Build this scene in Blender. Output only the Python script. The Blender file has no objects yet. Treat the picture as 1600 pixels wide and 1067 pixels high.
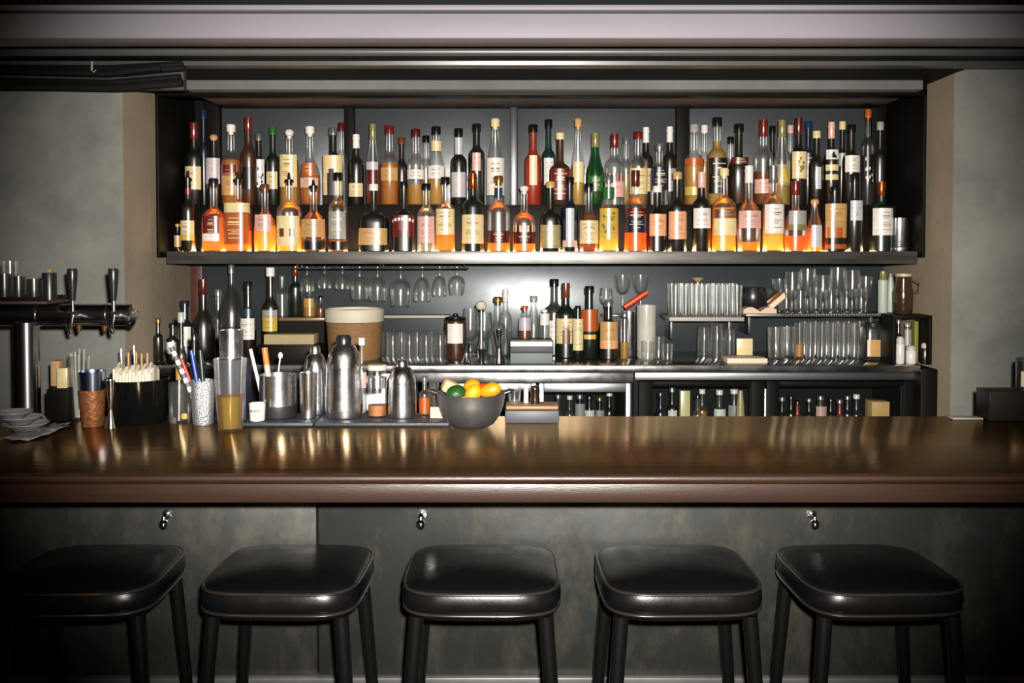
import bpy, bmesh, math, random
from mathutils import Vector, Matrix
random.seed(7)
sc = bpy.context.scene
COL = sc.collection
PI = math.pi

# ---------------------------------------------------------------- camera
F, Y0, H = 1480.0, 395.0, 1.62
TILT = math.radians(1.6)
cam = bpy.data.objects.new('camera', bpy.data.cameras.new('camera'))
COL.objects.link(cam)
cam.data.sensor_width = 36.0
cam.data.lens = 36.0 * F / 1600.0
cam.location = (0, 0, H)
cam.rotation_euler = (PI / 2 - TILT, 0, 0)
YP = Y0 + F * math.tan(TILT)                 # principal point row
cam.data.shift_y = (YP - 533.5) / 1600.0
cam.data.clip_start = 0.02
sc.camera = cam

# ---------------------------------------------------------------- world, lights, exposure
w = bpy.data.worlds.new('dim_room'); sc.world = w; w.use_nodes = True
w.node_tree.nodes['Background'].inputs[0].default_value = (0.55, 0.8, 0.75, 1)
w.node_tree.nodes['Background'].inputs[1].default_value = 0.0025
def lamp(name, kind, loc, energy, color, **kw):
    d = bpy.data.lights.new(name, kind); d.energy = energy; d.color = color
    for k, v in kw.items(): setattr(d, k, v)
    o = bpy.data.objects.new(name, d); COL.objects.link(o); o.location = loc
    return o
# the photographer's flash, just above and beside the lens
fl = lamp('camera_flash', 'SPOT', (0.07, -0.02, H + 0.10), 760, (1.0, 0.94, 0.87), spot_size=math.radians(65), spot_blend=0.65, shadow_soft_size=0.03)
fl.rotation_euler = (PI / 2 - math.radians(3.6), 0, math.radians(0.4))
# dim warm fill lamps, added out of view over the guests' side
for lx in (-1.5, 0.0, 1.5):
    lamp('added_warm_fill', 'POINT', (lx, 0.9, 2.35), 3.0, (1.0, 0.62, 0.30), shadow_soft_size=0.06)
sc.view_settings.view_transform = 'Standard'
sc.view_settings.look = 'None'
sc.view_settings.exposure = 0.45
sc.view_settings.gamma = 1.0
sc.view_settings.use_curve_mapping = False
sc.cycles.transparent_max_bounces = 40
sc.cycles.max_bounces = 8
sc.cycles.sample_clamp_indirect = 4.0
sc.cycles.caustics_reflective = False
sc.cycles.caustics_refractive = False

# ---------------------------------------------------------------- pixel helpers (1600 x 1067 frame)
ct, st = math.cos(TILT), math.sin(TILT)
def ray(x, y):
    u, v = (x - 800.0) / F, (YP - y) / F
    return Vector((u, ct + v * st, -st + v * ct))
def at(x, y, Y):
    r = ray(x, y); return (r.x * Y / r.y, H + r.z * Y / r.y)
def X(x, Y, y=500): return at(x, y, Y)[0]
def Z(y, Y): return at(800, y, Y)[1]
def depth_on(y, z):
    r = ray(800, y); return (z - H) / r.z * r.y

# ---------------------------------------------------------------- materials
MATS = {}
def nodes(name):
    m = bpy.data.materials.new(name); m.use_nodes = True
    nt = m.node_tree; nt.nodes.clear()
    out = nt.nodes.new('ShaderNodeOutputMaterial')
    return m, nt, out
def lin(c):
    if isinstance(c, str):
        c = [int(c[i:i + 2], 16) / 255 for i in (0, 2, 4)]
        c = [v / 12.92 if v <= 0.04045 else ((v + 0.055) / 1.055) ** 2.4 for v in c]
    return (*c[:3], 1.0)
def pbr(name, color, rough=0.5, metal=0.0, spec=0.5, coat=0.0, var=0.0, var2=None, scale=6.0, bump=0.0, bscale=40.0, stretch=(1, 1, 1), rvar=0.0, detail=6.0):
    if name in MATS: return MATS[name]
    m, nt, out = nodes(name); N = nt.nodes; L = nt.links
    b = N.new('ShaderNodeBsdfPrincipled'); L.new(b.outputs[0], out.inputs[0])
    col = lin(color)
    b.inputs['Base Color'].default_value = col
    b.inputs['Roughness'].default_value = rough
    b.inputs['Metallic'].default_value = metal
    b.inputs['Specular IOR Level'].default_value = spec
    b.inputs['Coat Weight'].default_value = coat
    b.inputs['Coat Roughness'].default_value = 0.08
    if var or bump or rvar:
        tc = N.new('ShaderNodeTexCoord'); mp = N.new('ShaderNodeMapping'); mp.inputs['Scale'].default_value = stretch
        L.new(tc.outputs['Object'], mp.inputs[0])
    if var or rvar:
        nz = N.new('ShaderNodeTexNoise'); nz.inputs['Scale'].default_value = scale; nz.inputs['Detail'].default_value = detail; nz.inputs['Roughness'].default_value = 0.65
        L.new(mp.outputs[0], nz.inputs['Vector'])
        mr = N.new('ShaderNodeMapRange'); mr.inputs['From Min'].default_value = 0.32; mr.inputs['From Max'].default_value = 0.68
        L.new(nz.outputs['Fac'], mr.inputs['Value'])
        if var:
            mx = N.new('ShaderNodeMix'); mx.data_type = 'RGBA'
            c2 = lin(var2) if var2 else tuple(v * (1 - var) for v in col[:3]) + (1,)
            mx.inputs['A'].default_value = col; mx.inputs['B'].default_value = c2
            L.new(mr.outputs[0], mx.inputs['Factor']); L.new(mx.outputs['Result'], b.inputs['Base Color'])
        if rvar:
            m2 = N.new('ShaderNodeMapRange'); m2.inputs['To Min'].default_value = max(0.02, rough - rvar); m2.inputs['To Max'].default_value = rough + rvar
            L.new(mr.outputs[0], m2.inputs['Value']); L.new(m2.outputs[0], b.inputs['Roughness'])
    if bump:
        n2 = N.new('ShaderNodeTexNoise'); n2.inputs['Scale'].default_value = bscale; n2.inputs['Detail'].default_value = 4.0
        L.new(mp.outputs[0], n2.inputs['Vector'])
        bp = N.new('ShaderNodeBump'); bp.inputs['Strength'].default_value = bump; bp.inputs['Distance'].default_value = 0.01
        L.new(n2.outputs['Fac'], bp.inputs['Height']); L.new(bp.outputs[0], b.inputs['Normal'])
    MATS[name] = m
    return m
def thin_glass(name, tint, haze=0.05, rough=0.07, ior=1.6, hazecol=(0.9, 0.9, 0.85), gloss=1.0, lo=0.07):
    """clear glass wall: light passes straight through, the rest mirrors; a little diffuse colour adds a lit haze"""
    if name in MATS: return MATS[name]
    m, nt, out = nodes(name); N = nt.nodes; L = nt.links
    t = N.new('ShaderNodeBsdfTransparent'); t.inputs[0].default_value = (*tint, 1)
    d = N.new('ShaderNodeBsdfDiffuse'); d.inputs[0].default_value = (*hazecol, 1)
    g = N.new('ShaderNodeBsdfGlossy'); g.inputs['Roughness'].default_value = rough; g.inputs[0].default_value = (gloss, gloss, gloss, 1)
    m1 = N.new('ShaderNodeMixShader'); m1.inputs[0].default_value = haze  # diffuse share mixed in as a light haze on the glass
    L.new(t.outputs[0], m1.inputs[1]); L.new(d.outputs[0], m1.inputs[2])
    fr = N.new('ShaderNodeFresnel'); fr.inputs[0].default_value = ior
    cl_ = N.new('ShaderNodeClamp'); cl_.inputs['Min'].default_value = lo; cl_.inputs['Max'].default_value = 0.38; L.new(fr.outputs[0], cl_.inputs[0])
    m2 = N.new('ShaderNodeMixShader'); L.new(cl_.outputs[0], m2.inputs[0])
    L.new(m1.outputs[0], m2.inputs[1]); L.new(g.outputs[0], m2.inputs[2]); L.new(m2.outputs[0], out.inputs[0])
    MATS[name] = m
    return m
def liquid(name, color, body=0.55):
    if name in MATS: return MATS[name]
    m, nt, out = nodes(name); N = nt.nodes; L = nt.links
    c = lin(color)
    t = N.new('ShaderNodeBsdfTransparent'); t.inputs[0].default_value = c
    d = N.new('ShaderNodeBsdfDiffuse'); d.inputs[0].default_value = c
    tr = N.new('ShaderNodeBsdfTranslucent'); tr.inputs[0].default_value = c
    a = N.new('ShaderNodeMixShader'); a.inputs[0].default_value = 0.55
    L.new(d.outputs[0], a.inputs[1]); L.new(tr.outputs[0], a.inputs[2])
    b = N.new('ShaderNodeMixShader'); b.inputs[0].default_value = body
    L.new(t.outputs[0], b.inputs[1]); L.new(a.outputs[0], b.inputs[2]); L.new(b.outputs[0], out.inputs[0])
    MATS[name] = m
    return m
def emit(name, color, strength):
    m, nt, out = nodes(name); e = nt.nodes.new('ShaderNodeEmission')
    e.inputs[0].default_value = lin(color); e.inputs[1].default_value = strength
    nt.links.new(e.outputs[0], out.inputs[0]); MATS[name] = m
    return m

GLASS = {
    'clear': thin_glass('clear_glass', (0.975, 0.98, 0.97), 0.010, rough=0.25, ior=1.6),
    'tumbler': thin_glass('tumbler_glass', (0.98, 0.985, 0.98), 0.010, rough=0.17, ior=1.45, lo=0.045),
    'smoke': thin_glass('smoky_glass', (0.5, 0.5, 0.47), 0.012, rough=0.26, ior=1.7),
    'green': thin_glass('green_glass', (0.05, 0.30, 0.09), 0.25, hazecol=(0.01, 0.12, 0.03), rough=0.2, ior=1.8),
    'teal': thin_glass('teal_glass', (0.12, 0.30, 0.26), 0.25, hazecol=(0.03, 0.08, 0.07), rough=0.2, ior=1.8),
    'dark': pbr('dark_bottle_glass', (0.006, 0.005, 0.003), 0.29, spec=1.0),
    'darkgreen': pbr('dark_green_bottle_glass', (0.004, 0.009, 0.005), 0.29, spec=1.0),
    'brown': pbr('brown_bottle_glass', (0.035, 0.013, 0.005), 0.29, spec=1.0),
    'navy': pbr('navy_bottle_glass', (0.005, 0.008, 0.018), 0.29, spec=1.0),
    'red': pbr('red_bottle_glass', (0.20, 0.018, 0.008), 0.29, spec=1.0),
    'white': pbr('white_bottle_glaze', (0.55, 0.53, 0.50), 0.20, spec=0.6),
    'steel': None,
}
GW = {'clear': 'clear glass', 'smoke': 'smoky glass', 'green': 'green glass', 'teal': 'teal glass', 'dark': 'dark glass', 'darkgreen': 'dark green', 'brown': 'brown glass', 'navy': 'navy glass', 'red': 'red', 'white': 'white', 'steel': 'steel'}
LIQ = {
    'amber': liquid('amber_spirit', (0.97, 0.46, 0.08), 0.45),
    'gold': liquid('golden_spirit', (1.0, 0.66, 0.16), 0.42),
    'yellow': liquid('pale_yellow_spirit', (0.97, 0.76, 0.26), 0.32),
    'red': liquid('red_spirit', (0.55, 0.05, 0.012), 0.65),
    'orange': liquid('orange_spirit', (0.92, 0.30, 0.04), 0.5),
    'brown': liquid('brown_spirit', (0.45, 0.14, 0.025), 0.5),
    'water': liquid('clear_spirit', (0.88, 0.90, 0.90), 0.06),
    'beer': liquid('olive_yellow_drink', (0.85, 0.62, 0.05), 0.25),
}
CW = {'cream': 'c9b98a', 'white': 'cfccc4', 'tan': 'b08a55', 'khaki': '8f8458', 'peach': 'cf9670', 'pink': 'c49a90', 'lilac': 'aaa4ac', 'grey': '8d8d8a', 'silver': 'a9adb0', 'red': '5c130d', 'darkred': '470f0b', 'orange': '9c4a1a', 'brown': '5b3216', 'black': '0b0b0b', 'navy': '10162c', 'blue': '172a44', 'green': '1f5a2c', 'olive': '6f6a3c', 'yellow': 'b59c3c', 'gold': 'a9803a', 'ink': '86694a', 'copper': 'a8502c'}
def paper(c): return pbr(c + '_paper', CW[c], 0.33, spec=0.75, var=0.16, scale=45)
def plas(c): return pbr(c + '_cap_finish', CW[c], 0.26, spec=0.8) if c not in ('silver', 'gold', 'copper') else pbr(c + '_foil', CW[c], 0.25, metal=0.85)
steel = pbr('polished_steel', (0.62, 0.62, 0.63), 0.27, metal=1.0, rvar=0.06, scale=9)
brushed = pbr('brushed_steel', (0.50, 0.51, 0.53), 0.34, metal=1.0, var=0.25, scale=5, stretch=(0.3, 1, 12), rvar=0.06)
dark_steel = pbr('dark_steel', (0.10, 0.105, 0.11), 0.35, metal=0.7, var=0.3, scale=3)
black_metal = pbr('black_lacquered_metal', (0.003, 0.003, 0.003), 0.26, spec=0.6)
black_plastic = pbr('black_plastic', (0.012, 0.012, 0.013), 0.30, spec=0.5)
chrome = pbr('chrome', (0.75, 0.75, 0.76), 0.18, metal=1.0)
black_wood = pbr('black_stained_wood', (0.005, 0.004, 0.003), 0.5, spec=0.10, var=0.4, scale=10, stretch=(1, 4, 6))
plaster = pbr('grey_plaster', '80807a', 0.9, spec=0.15, var=0.4, var2='5b5e5a', scale=2.2, bump=0.12, bscale=60)
plaster_lit_side = pbr('warm_lit_plaster', '8e8270', 0.9, spec=0.15, var=0.25, var2='766c5c', scale=2.2, bump=0.12, bscale=60)  # the grey plaster again, with the return's warm light in its colour
concrete = pbr('painted_concrete', '6a6a68', 0.8, spec=0.2, var=0.25, var2='545553', scale=2.5, bump=0.05, bscale=50)
beam_paint = pbr('lilac_grey_paint', '726f75', 0.55, spec=0.3, var=0.15, scale=2.0, stretch=(0.4, 1, 1))
dark_paint_shade = pbr('dark_grey_paint_and_shade', (0.006, 0.007, 0.007), 0.6, spec=0.06)  # also carries the shade in the gaps around the ceiling beam
leather = pbr('black_leather', (0.003, 0.003, 0.0032), 0.30, spec=0.25, bump=0.03, bscale=120, rvar=0.06, scale=20)
piping_m = pbr('black_piping', (0.014, 0.012, 0.011), 0.22, spec=0.6)

# ---------------------------------------------------------------- mesh helpers
def link(name, verts, faces, mats, midx=None, parent=None, smooth=True, angle=40):
    me = bpy.data.meshes.new(name)
    me.from_pydata([tuple(v) for v in verts], [], faces)
    for m in (mats if isinstance(mats, (list, tuple)) else [mats]): me.materials.append(m)
    if midx: me.polygons.foreach_set('material_index', midx)
    me.validate(); me.update()
    bm = bmesh.new(); bm.from_mesh(me); bmesh.ops.recalc_face_normals(bm, faces=bm.faces[:]); bm.to_mesh(me); bm.free()
    if smooth:
        me.polygons.foreach_set('use_smooth', [True] * len(me.polygons))
        me.set_sharp_from_angle(angle=math.radians(angle))
    o = bpy.data.objects.new(name, me); COL.objects.link(o)
    if parent: o.parent = parent
    return o
def tag(o, label, cat, group=None, kind=None):
    if label: o['label'] = label
    if cat: o['category'] = cat
    if group: o['group'] = group
    if kind: o['kind'] = kind
    return o
def thing(name, loc, label, cat, group=None, rz=0.0):
    o = bpy.data.objects.new(name, None); COL.objects.link(o)
    o.empty_display_size = 0.05
    o.location = loc; o.rotation_euler = (0, 0, rz)
    return tag(o, label, cat, group)
def xs(th, r, n=2.0, sy=1.0):
    """point of a round (n=2) or squarish (n>2) section; th=0 looks to the guests (-Y)"""
    s, c = math.sin(th), math.cos(th)
    k = 1.0 if n <= 2.01 else (abs(s) ** n + abs(c) ** n) ** (-1.0 / n)
    return (r * k * s, -r * k * c * sy)
def lathe(prof, seg=20, ns=None, sy=1.0, cx=0.0, cy=0.0):
    """prof: (r, z) from below to above; returns verts, faces"""
    V, Fc = [], []
    idx = []
    for i, (r, z) in enumerate(prof):
        n = 2.0 if ns is None else (ns[i] if isinstance(ns, (list, tuple)) else ns)
        s = sy if not isinstance(sy, (list, tuple)) else sy[i]
        if r < 1e-6:
            idx.append([len(V)]); V.append((cx, cy, z))
        else:
            idx.append(list(range(len(V), len(V) + seg)))
            off = PI / 4 / seg * 0
            for k in range(seg):
                p = xs(2 * PI * k / seg + off, r, n, s); V.append((cx + p[0], cy + p[1], z))
    for a, b in zip(idx, idx[1:]):
        if len(a) == 1 and len(b) == 1: continue
        for k in range(seg):
            k2 = (k + 1) % seg
            if len(a) == 1: Fc.append((a[0], b[k], b[k2]))
            elif len(b) == 1: Fc.append((a[k], a[k2], b[0]))
            else: Fc.append((a[k], a[k2], b[k2], b[k]))
    return V, Fc
def turned(name, prof, mat, parent=None, seg=20, **kw):
    V, Fc = lathe(prof, seg, **kw)
    return link(name, V, Fc, mat, parent=parent)
class MB:
    def __init__(self): self.V = []; self.F = []; self.M = []
    def add(self, V, Fc, m=0):
        b = len(self.V); self.V += [tuple(v) for v in V]
        self.F += [tuple(i + b for i in f) for f in Fc]; self.M += [m] * len(Fc)
        return self
    def box(self, x0, x1, y0, y1, z0, z1, m=0, b=0.0, M=None):
        bm = bmesh.new(); bmesh.ops.create_cube(bm, size=1.0)
        for v in bm.verts:
            v.co = Vector(((x0 + x1) / 2 + v.co.x * (x1 - x0), (y0 + y1) / 2 + v.co.y * (y1 - y0), (z0 + z1) / 2 + v.co.z * (z1 - z0)))
        if b > 0: bmesh.ops.bevel(bm, geom=bm.edges[:], offset=b, segments=2, affect='EDGES', profile=0.5)
        if M is not None: bmesh.ops.transform(bm, matrix=M, verts=bm.verts[:])
        bm.verts.index_update()
        self.add([v.co[:] for v in bm.verts], [tuple(v.index for v in f.verts) for f in bm.faces], m); bm.free()
        return self
    def tube(self, pts, r, seg=10, m=0, caps=True):
        pts = [Vector(p) for p in pts]; rs = r if isinstance(r, (list, tuple)) else [r] * len(pts)
        V, Fc = [], []
        up = Vector((0, 0, 1))
        for i, p in enumerate(pts):
            t = (pts[min(i + 1, len(pts) - 1)] - pts[max(i - 1, 0)]).normalized()
            a = t.cross(up)
            if a.length < 1e-3: a = t.cross(Vector((1, 0, 0)))
            a.normalize(); c = t.cross(a)
            for k in range(seg):
                th = 2 * PI * k / seg
                V.append(p + (a * math.cos(th) + c * math.sin(th)) * rs[i])
        for i in range(len(pts) - 1):
            for k in range(seg):
                k2 = (k + 1) % seg
                Fc.append((i * seg + k, i * seg + k2, (i + 1) * seg + k2, (i + 1) * seg + k))
        if caps:
            Fc.append(tuple(range(seg))[::-1]); Fc.append(tuple((len(pts) - 1) * seg + k for k in range(seg)))
        return self.add(V, Fc, m)
    def lathe(self, prof, seg=20, m=0, M=None, **kw):
        V, Fc = lathe(prof, seg, **kw)
        if M is not None: V = [tuple(M @ Vector(v)) for v in V]
        return self.add(V, Fc, m)
    def obj(self, name, mats, parent=None, smooth=True, angle=40):
        return link(name, self.V, self.F, mats, self.M, parent, smooth, angle)
def bar_box(name, x0, x1, y0, y1, z0, z1, mat, parent=None, b=0.003):
    return MB().box(x0, x1, y0, y1, z0, z1, b=b).obj(name, mat, parent, smooth=b > 0, angle=35)
def structure(o, label=None, cat=None):
    return tag(o, label, cat, kind='structure')

# ---------------------------------------------------------------- room shell
XL, XR, YW, YB = -1.40, 1.626, 3.42, 4.20
structure(bar_box('floor', -3.2, 3.2, -2.2, 4.4, -0.1, 0.0, pbr('dark_floor_boards', (0.03, 0.022, 0.016), 0.4, var=0.5, scale=5, stretch=(8, 0.5, 1)), b=0), 'dark timber floor of the bar room', 'floor')
structure(bar_box('ceiling', -3.2, 3.2, -2.2, 4.4, 2.66, 2.76, dark_paint_shade, b=0), 'dark painted ceiling over the whole bar', 'ceiling')
structure(bar_box('wall_left', -3.2, XL, YW, 4.4, 0.0, 2.66, [plaster], b=0.004), 'mottled grey plaster wall beside the beer taps', 'wall')
structure(bar_box('wall_right', XR, 3.2, YW + .08, 4.4, 0.0, 2.66, [plaster], b=0.004), 'mottled grey plaster wall beyond the bottle cabinet', 'wall')
for nm in ('wall_left', 'wall_right'):      # return into the niche: same plaster, its warmer light painted into the colour
    o = bpy.data.objects[nm]; o.data.materials.append(plaster_lit_side)
    for p in o.data.polygons:
        if abs(p.normal.x) > 0.9 and abs(p.center.x) < 2: p.material_index = 1
structure(bar_box('wall_back', XL, XR, YB, 4.4, 0.0, 2.66, plaster, b=0), 'plaster wall behind the bottle cabinet', 'wall')
structure(bar_box('wall_behind', -3.2, 3.2, -2.4, -2.2, 0.0, 2.66, dark_paint_shade, b=0), 'dark wall behind the guests', 'wall')
structure(bar_box('wall_side_a', -3.4, -3.2, -2.4, 4.4, 0.0, 2.66, plaster, b=0), 'far plaster side wall by the taps', 'wall')
structure(bar_box('wall_side_b', 3.2, 3.4, -2.4, 4.4, 0.0, 2.66, plaster, b=0), 'far plaster side wall opposite the taps', 'wall')
# ceiling beam and the stepped soffit behind it
Yb = 2.85
structure(MB().box(-3.2, 3.2, Yb, Yb + 0.12, Z(60, Yb), Z(20, Yb), b=0.006).obj('trim_1', beam_paint), 'pale lilac grey beam across the ceiling', 'beam')
structure(MB().box(-3.2, 3.2, Yb - 0.015, Yb + 0.1, Z(17.5, Yb), Z(9, Yb), b=0.004).obj('trim_2', beam_paint), 'thin pale batten on top of the ceiling beam', 'trim')
structure(MB().box(-3.2, 3.2, Yb + 0.02, Yb + 0.12, Z(17.5, Yb) - 0.01, 2.66).obj('trim_3', dark_paint_shade, smooth=False), 'board above the ceiling beam, shade painted in as dark colour', 'trim')  # near black colour stands in for the shadow above the beam
rail_paint = pbr('satin_grey_rail', (0.055, 0.056, 0.055), 0.35, spec=0.6)
structure(MB().tube([(-3.2, 3.16, Z(79, 3.14)), (3.2, 3.16, Z(79, 3.14))], 0.014, seg=12).box(-3.2, 3.2, 3.15, 3.3, Z(79, 3.14), 2.66, m=1).obj('trim_4', [rail_paint, dark_paint_shade]), 'grey rounded rail behind the ceiling beam', 'trim')
structure(MB().box(-2.6, 2.6, 3.36, 3.42, Z(102.5, 3.36), 2.5, b=0.004).obj('trim_5', rail_paint), 'thin grey rail above the cabinet soffit', 'trim')
structure(MB().box(XL, XR, 3.42, 4.2, Z(108, 3.42), 2.66).obj('trim_6', dark_paint_shade, smooth=False), 'dark soffit underside over the cabinet', 'trim')
Ys = 3.64
structure(MB().box(X(290, Ys, 120), X(1455, Ys, 120) - 0.03, Ys, 4.2, Z(140, Ys), Z(104, Ys), b=0.003).obj('trim_7', concrete), 'pale grey concrete lintel above the bottle cabinet', 'lintel')

# ---------------------------------------------------------------- bottle cabinet (a frame around a long shelf)
SH = Z(394.2, 3.72)                        # shelf top
SB = Z(412, 3.72)
YF = 3.72
cab = thing('bottle_cabinet', (0, 0, SB), 'long black framed bottle cabinet with shelf set into the wall niche', 'cabinet')
def cpart(mb, name, mat):
    o = mb.obj(name, mat, cab); o.location = (0, 0, -SB); return o
cl, cr = XL + 0.012, XR - 0.012
cpart(MB().box(X(262, YF), X(1432, YF), YF, 4.13, SB, SH, b=0.003), 'shelf_board', pbr('worn_steel_shelf', (0.20, 0.19, 0.18), 0.40, metal=0.9, var=0.5, scale=4, stretch=(1, 1, 6)))
cpart(MB().box(X(262, YF), X(1432, YF), YF - .004, YF - .0002, SB, SH + .004, b=.001), 'front_lip', MATS['worn_steel_shelf'])
cpart(MB().box(cl, cl + 0.012, 3.70, 4.13, SH - 0.02, 2.30, b=0.002), 'side_panel', black_wood)
cpart(MB().box(cr - 0.012, cr, 3.70, 4.13, SH - 0.02, 2.30, b=0.002), 'side_panel', black_wood)
cpart(MB().box(cl, cr, 3.70, 3.76, Z(149, 3.7), Z(141, 3.7) + 0.005, b=0.002), 'top_rail', black_wood)
cpart(MB().box(cl, cr, 3.76, 4.13, 2.295, 2.31), 'top_panel', black_wood)
cpart(MB().box(cl, cr, 4.13, 4.16, SB - 0.0, 2.31), 'back_board', black_wood)
back_steel = pbr('grey_steel_panel', (0.062, 0.070, 0.076), 0.34, metal=0.4, var=0.35, scale=2.5, stretch=(1, 1, 5), rvar=0.07, spec=0.6)
Yp = 4.12
for a, b in ((344, 540), (552, 797), (809, 1058), (1076, 1362)):
    cpart(MB().box(X(a, Yp), X(b, Yp), Yp, 4.128, SH + 0.1, Z(152, Yp), b=0.001), 'back_panel', back_steel)
    cpart(MB().box(X(a, 4.06), X(b, 4.06), 4.062, 4.076, Z(164, 4.06), Z(153, 4.06), b=0.003).tube([(X(a, 4.05), 4.052, Z(158.5, 4.05)), (X(b, 4.05), 4.052, Z(158.5, 4.05))], .012, seg=14), 'valance_rail', pbr('bronze_rail', (0.42, 0.32, 0.20), 0.34, metal=0.85))
for a, b, mat in ((538, 553, black_wood), (797, 808, dark_steel), (1057, 1076, black_wood), (318, 343, black_wood), (1362, 1392, black_wood)):
    cpart(MB().box(X(a, 4.06), X(b, 4.06), 4.078, 4.125, SH + 0.1, 2.296, b=0.002), 'post', mat)
RZ = SH + 0.195
cpart(MB().box(cl + 0.032, cr - 0.032, 3.905, 4.118, SH, RZ, b=0.002), 'riser_step', black_wood)
glow_strip = cpart(MB().box(cl + 0.06, cr - 0.11, 3.800, 3.850, SH + 0.0001, SH + 0.0012), 'added_glow_strip', emit('added_warm_glow', (1.0, 0.66, 0.28), 32.0))  # added emitter, imitates the amber glow at the bottle bases
glow_strip['label'] = 'added glowing strip on the shelf, warming the bases of the front bottles'

# ---------------------------------------------------------------- bottles
SHAPES = {   # (height fraction, radius factor) of the glass, below the cap; -1 = neck radius
    'std':   [(0.0, .90), (.012, 1), (.56, 1), (.61, .97), (.655, .84), (.69, .62), (.72, -1.15), (.76, -1), (1, -.95)],
    'bord':  [(0.0, .90), (.012, 1), (.60, 1), (.645, .95), (.68, .78), (.71, .52), (.74, -1.1), (.78, -1), (1, -.95)],
    'burg':  [(0.0, .90), (.012, 1), (.46, 1), (.54, .90), (.62, .70), (.70, -1.35), (.78, -1.05), (1, -.95)],
    'squat': [(0.0, .90), (.015, 1), (.46, 1), (.52, .97), (.575, .86), (.615, .64), (.64, -1.2), (.68, -1), (1, -.95)],
    'round': [(0.0, .80), (.015, .93), (.18, 1), (.36, 1), (.48, .92), (.56, .72), (.62, -1.3), (.67, -1), (1, -.95)],
    'tall':  [(0.0, .92), (.01, 1), (.66, 1), (.70, .96), (.735, .80), (.76, .56), (.785, -1.1), (.82, -1), (1, -.95)],
    'slope': [(0.0, .92), (.01, 1), (.50, 1), (.60, .86), (.72, .62), (.82, -1.2), (.88, -1), (1, -.95)],
    'can':   [(0.0, .95), (.01, 1), (.90, 1), (.94, .97), (.965, .6), (.98, -1), (1, -.95)],
}
NUM = 'first second third fourth fifth sixth seventh eighth ninth tenth eleventh twelfth thirteenth fourteenth fifteenth sixteenth seventeenth eighteenth nineteenth twentieth'.split()
def ordinal(i):
    if i < 20: return NUM[i]
    t = ('twenty', 'thirty', 'forty')[(i + 1) // 10 - 2]
    r = (i + 1) % 10
    return t + '-' + NUM[r - 1] if r else t[:-1] + 'ieth'
def patch(mb, r, z0, z1, a0, a1, m, n, sy, k=10):
    V, Fc = [], []
    for j in range(k + 1):
        th = a0 + (a1 - a0) * j / k
        p = xs(th, r, n, sy); V += [(p[0], p[1], z0), (p[0], p[1], z1)]
    for j in range(k): Fc.append((2 * j, 2 * j + 2, 2 * j + 3, 2 * j + 1))
    mb.add(V, Fc, m)
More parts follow.
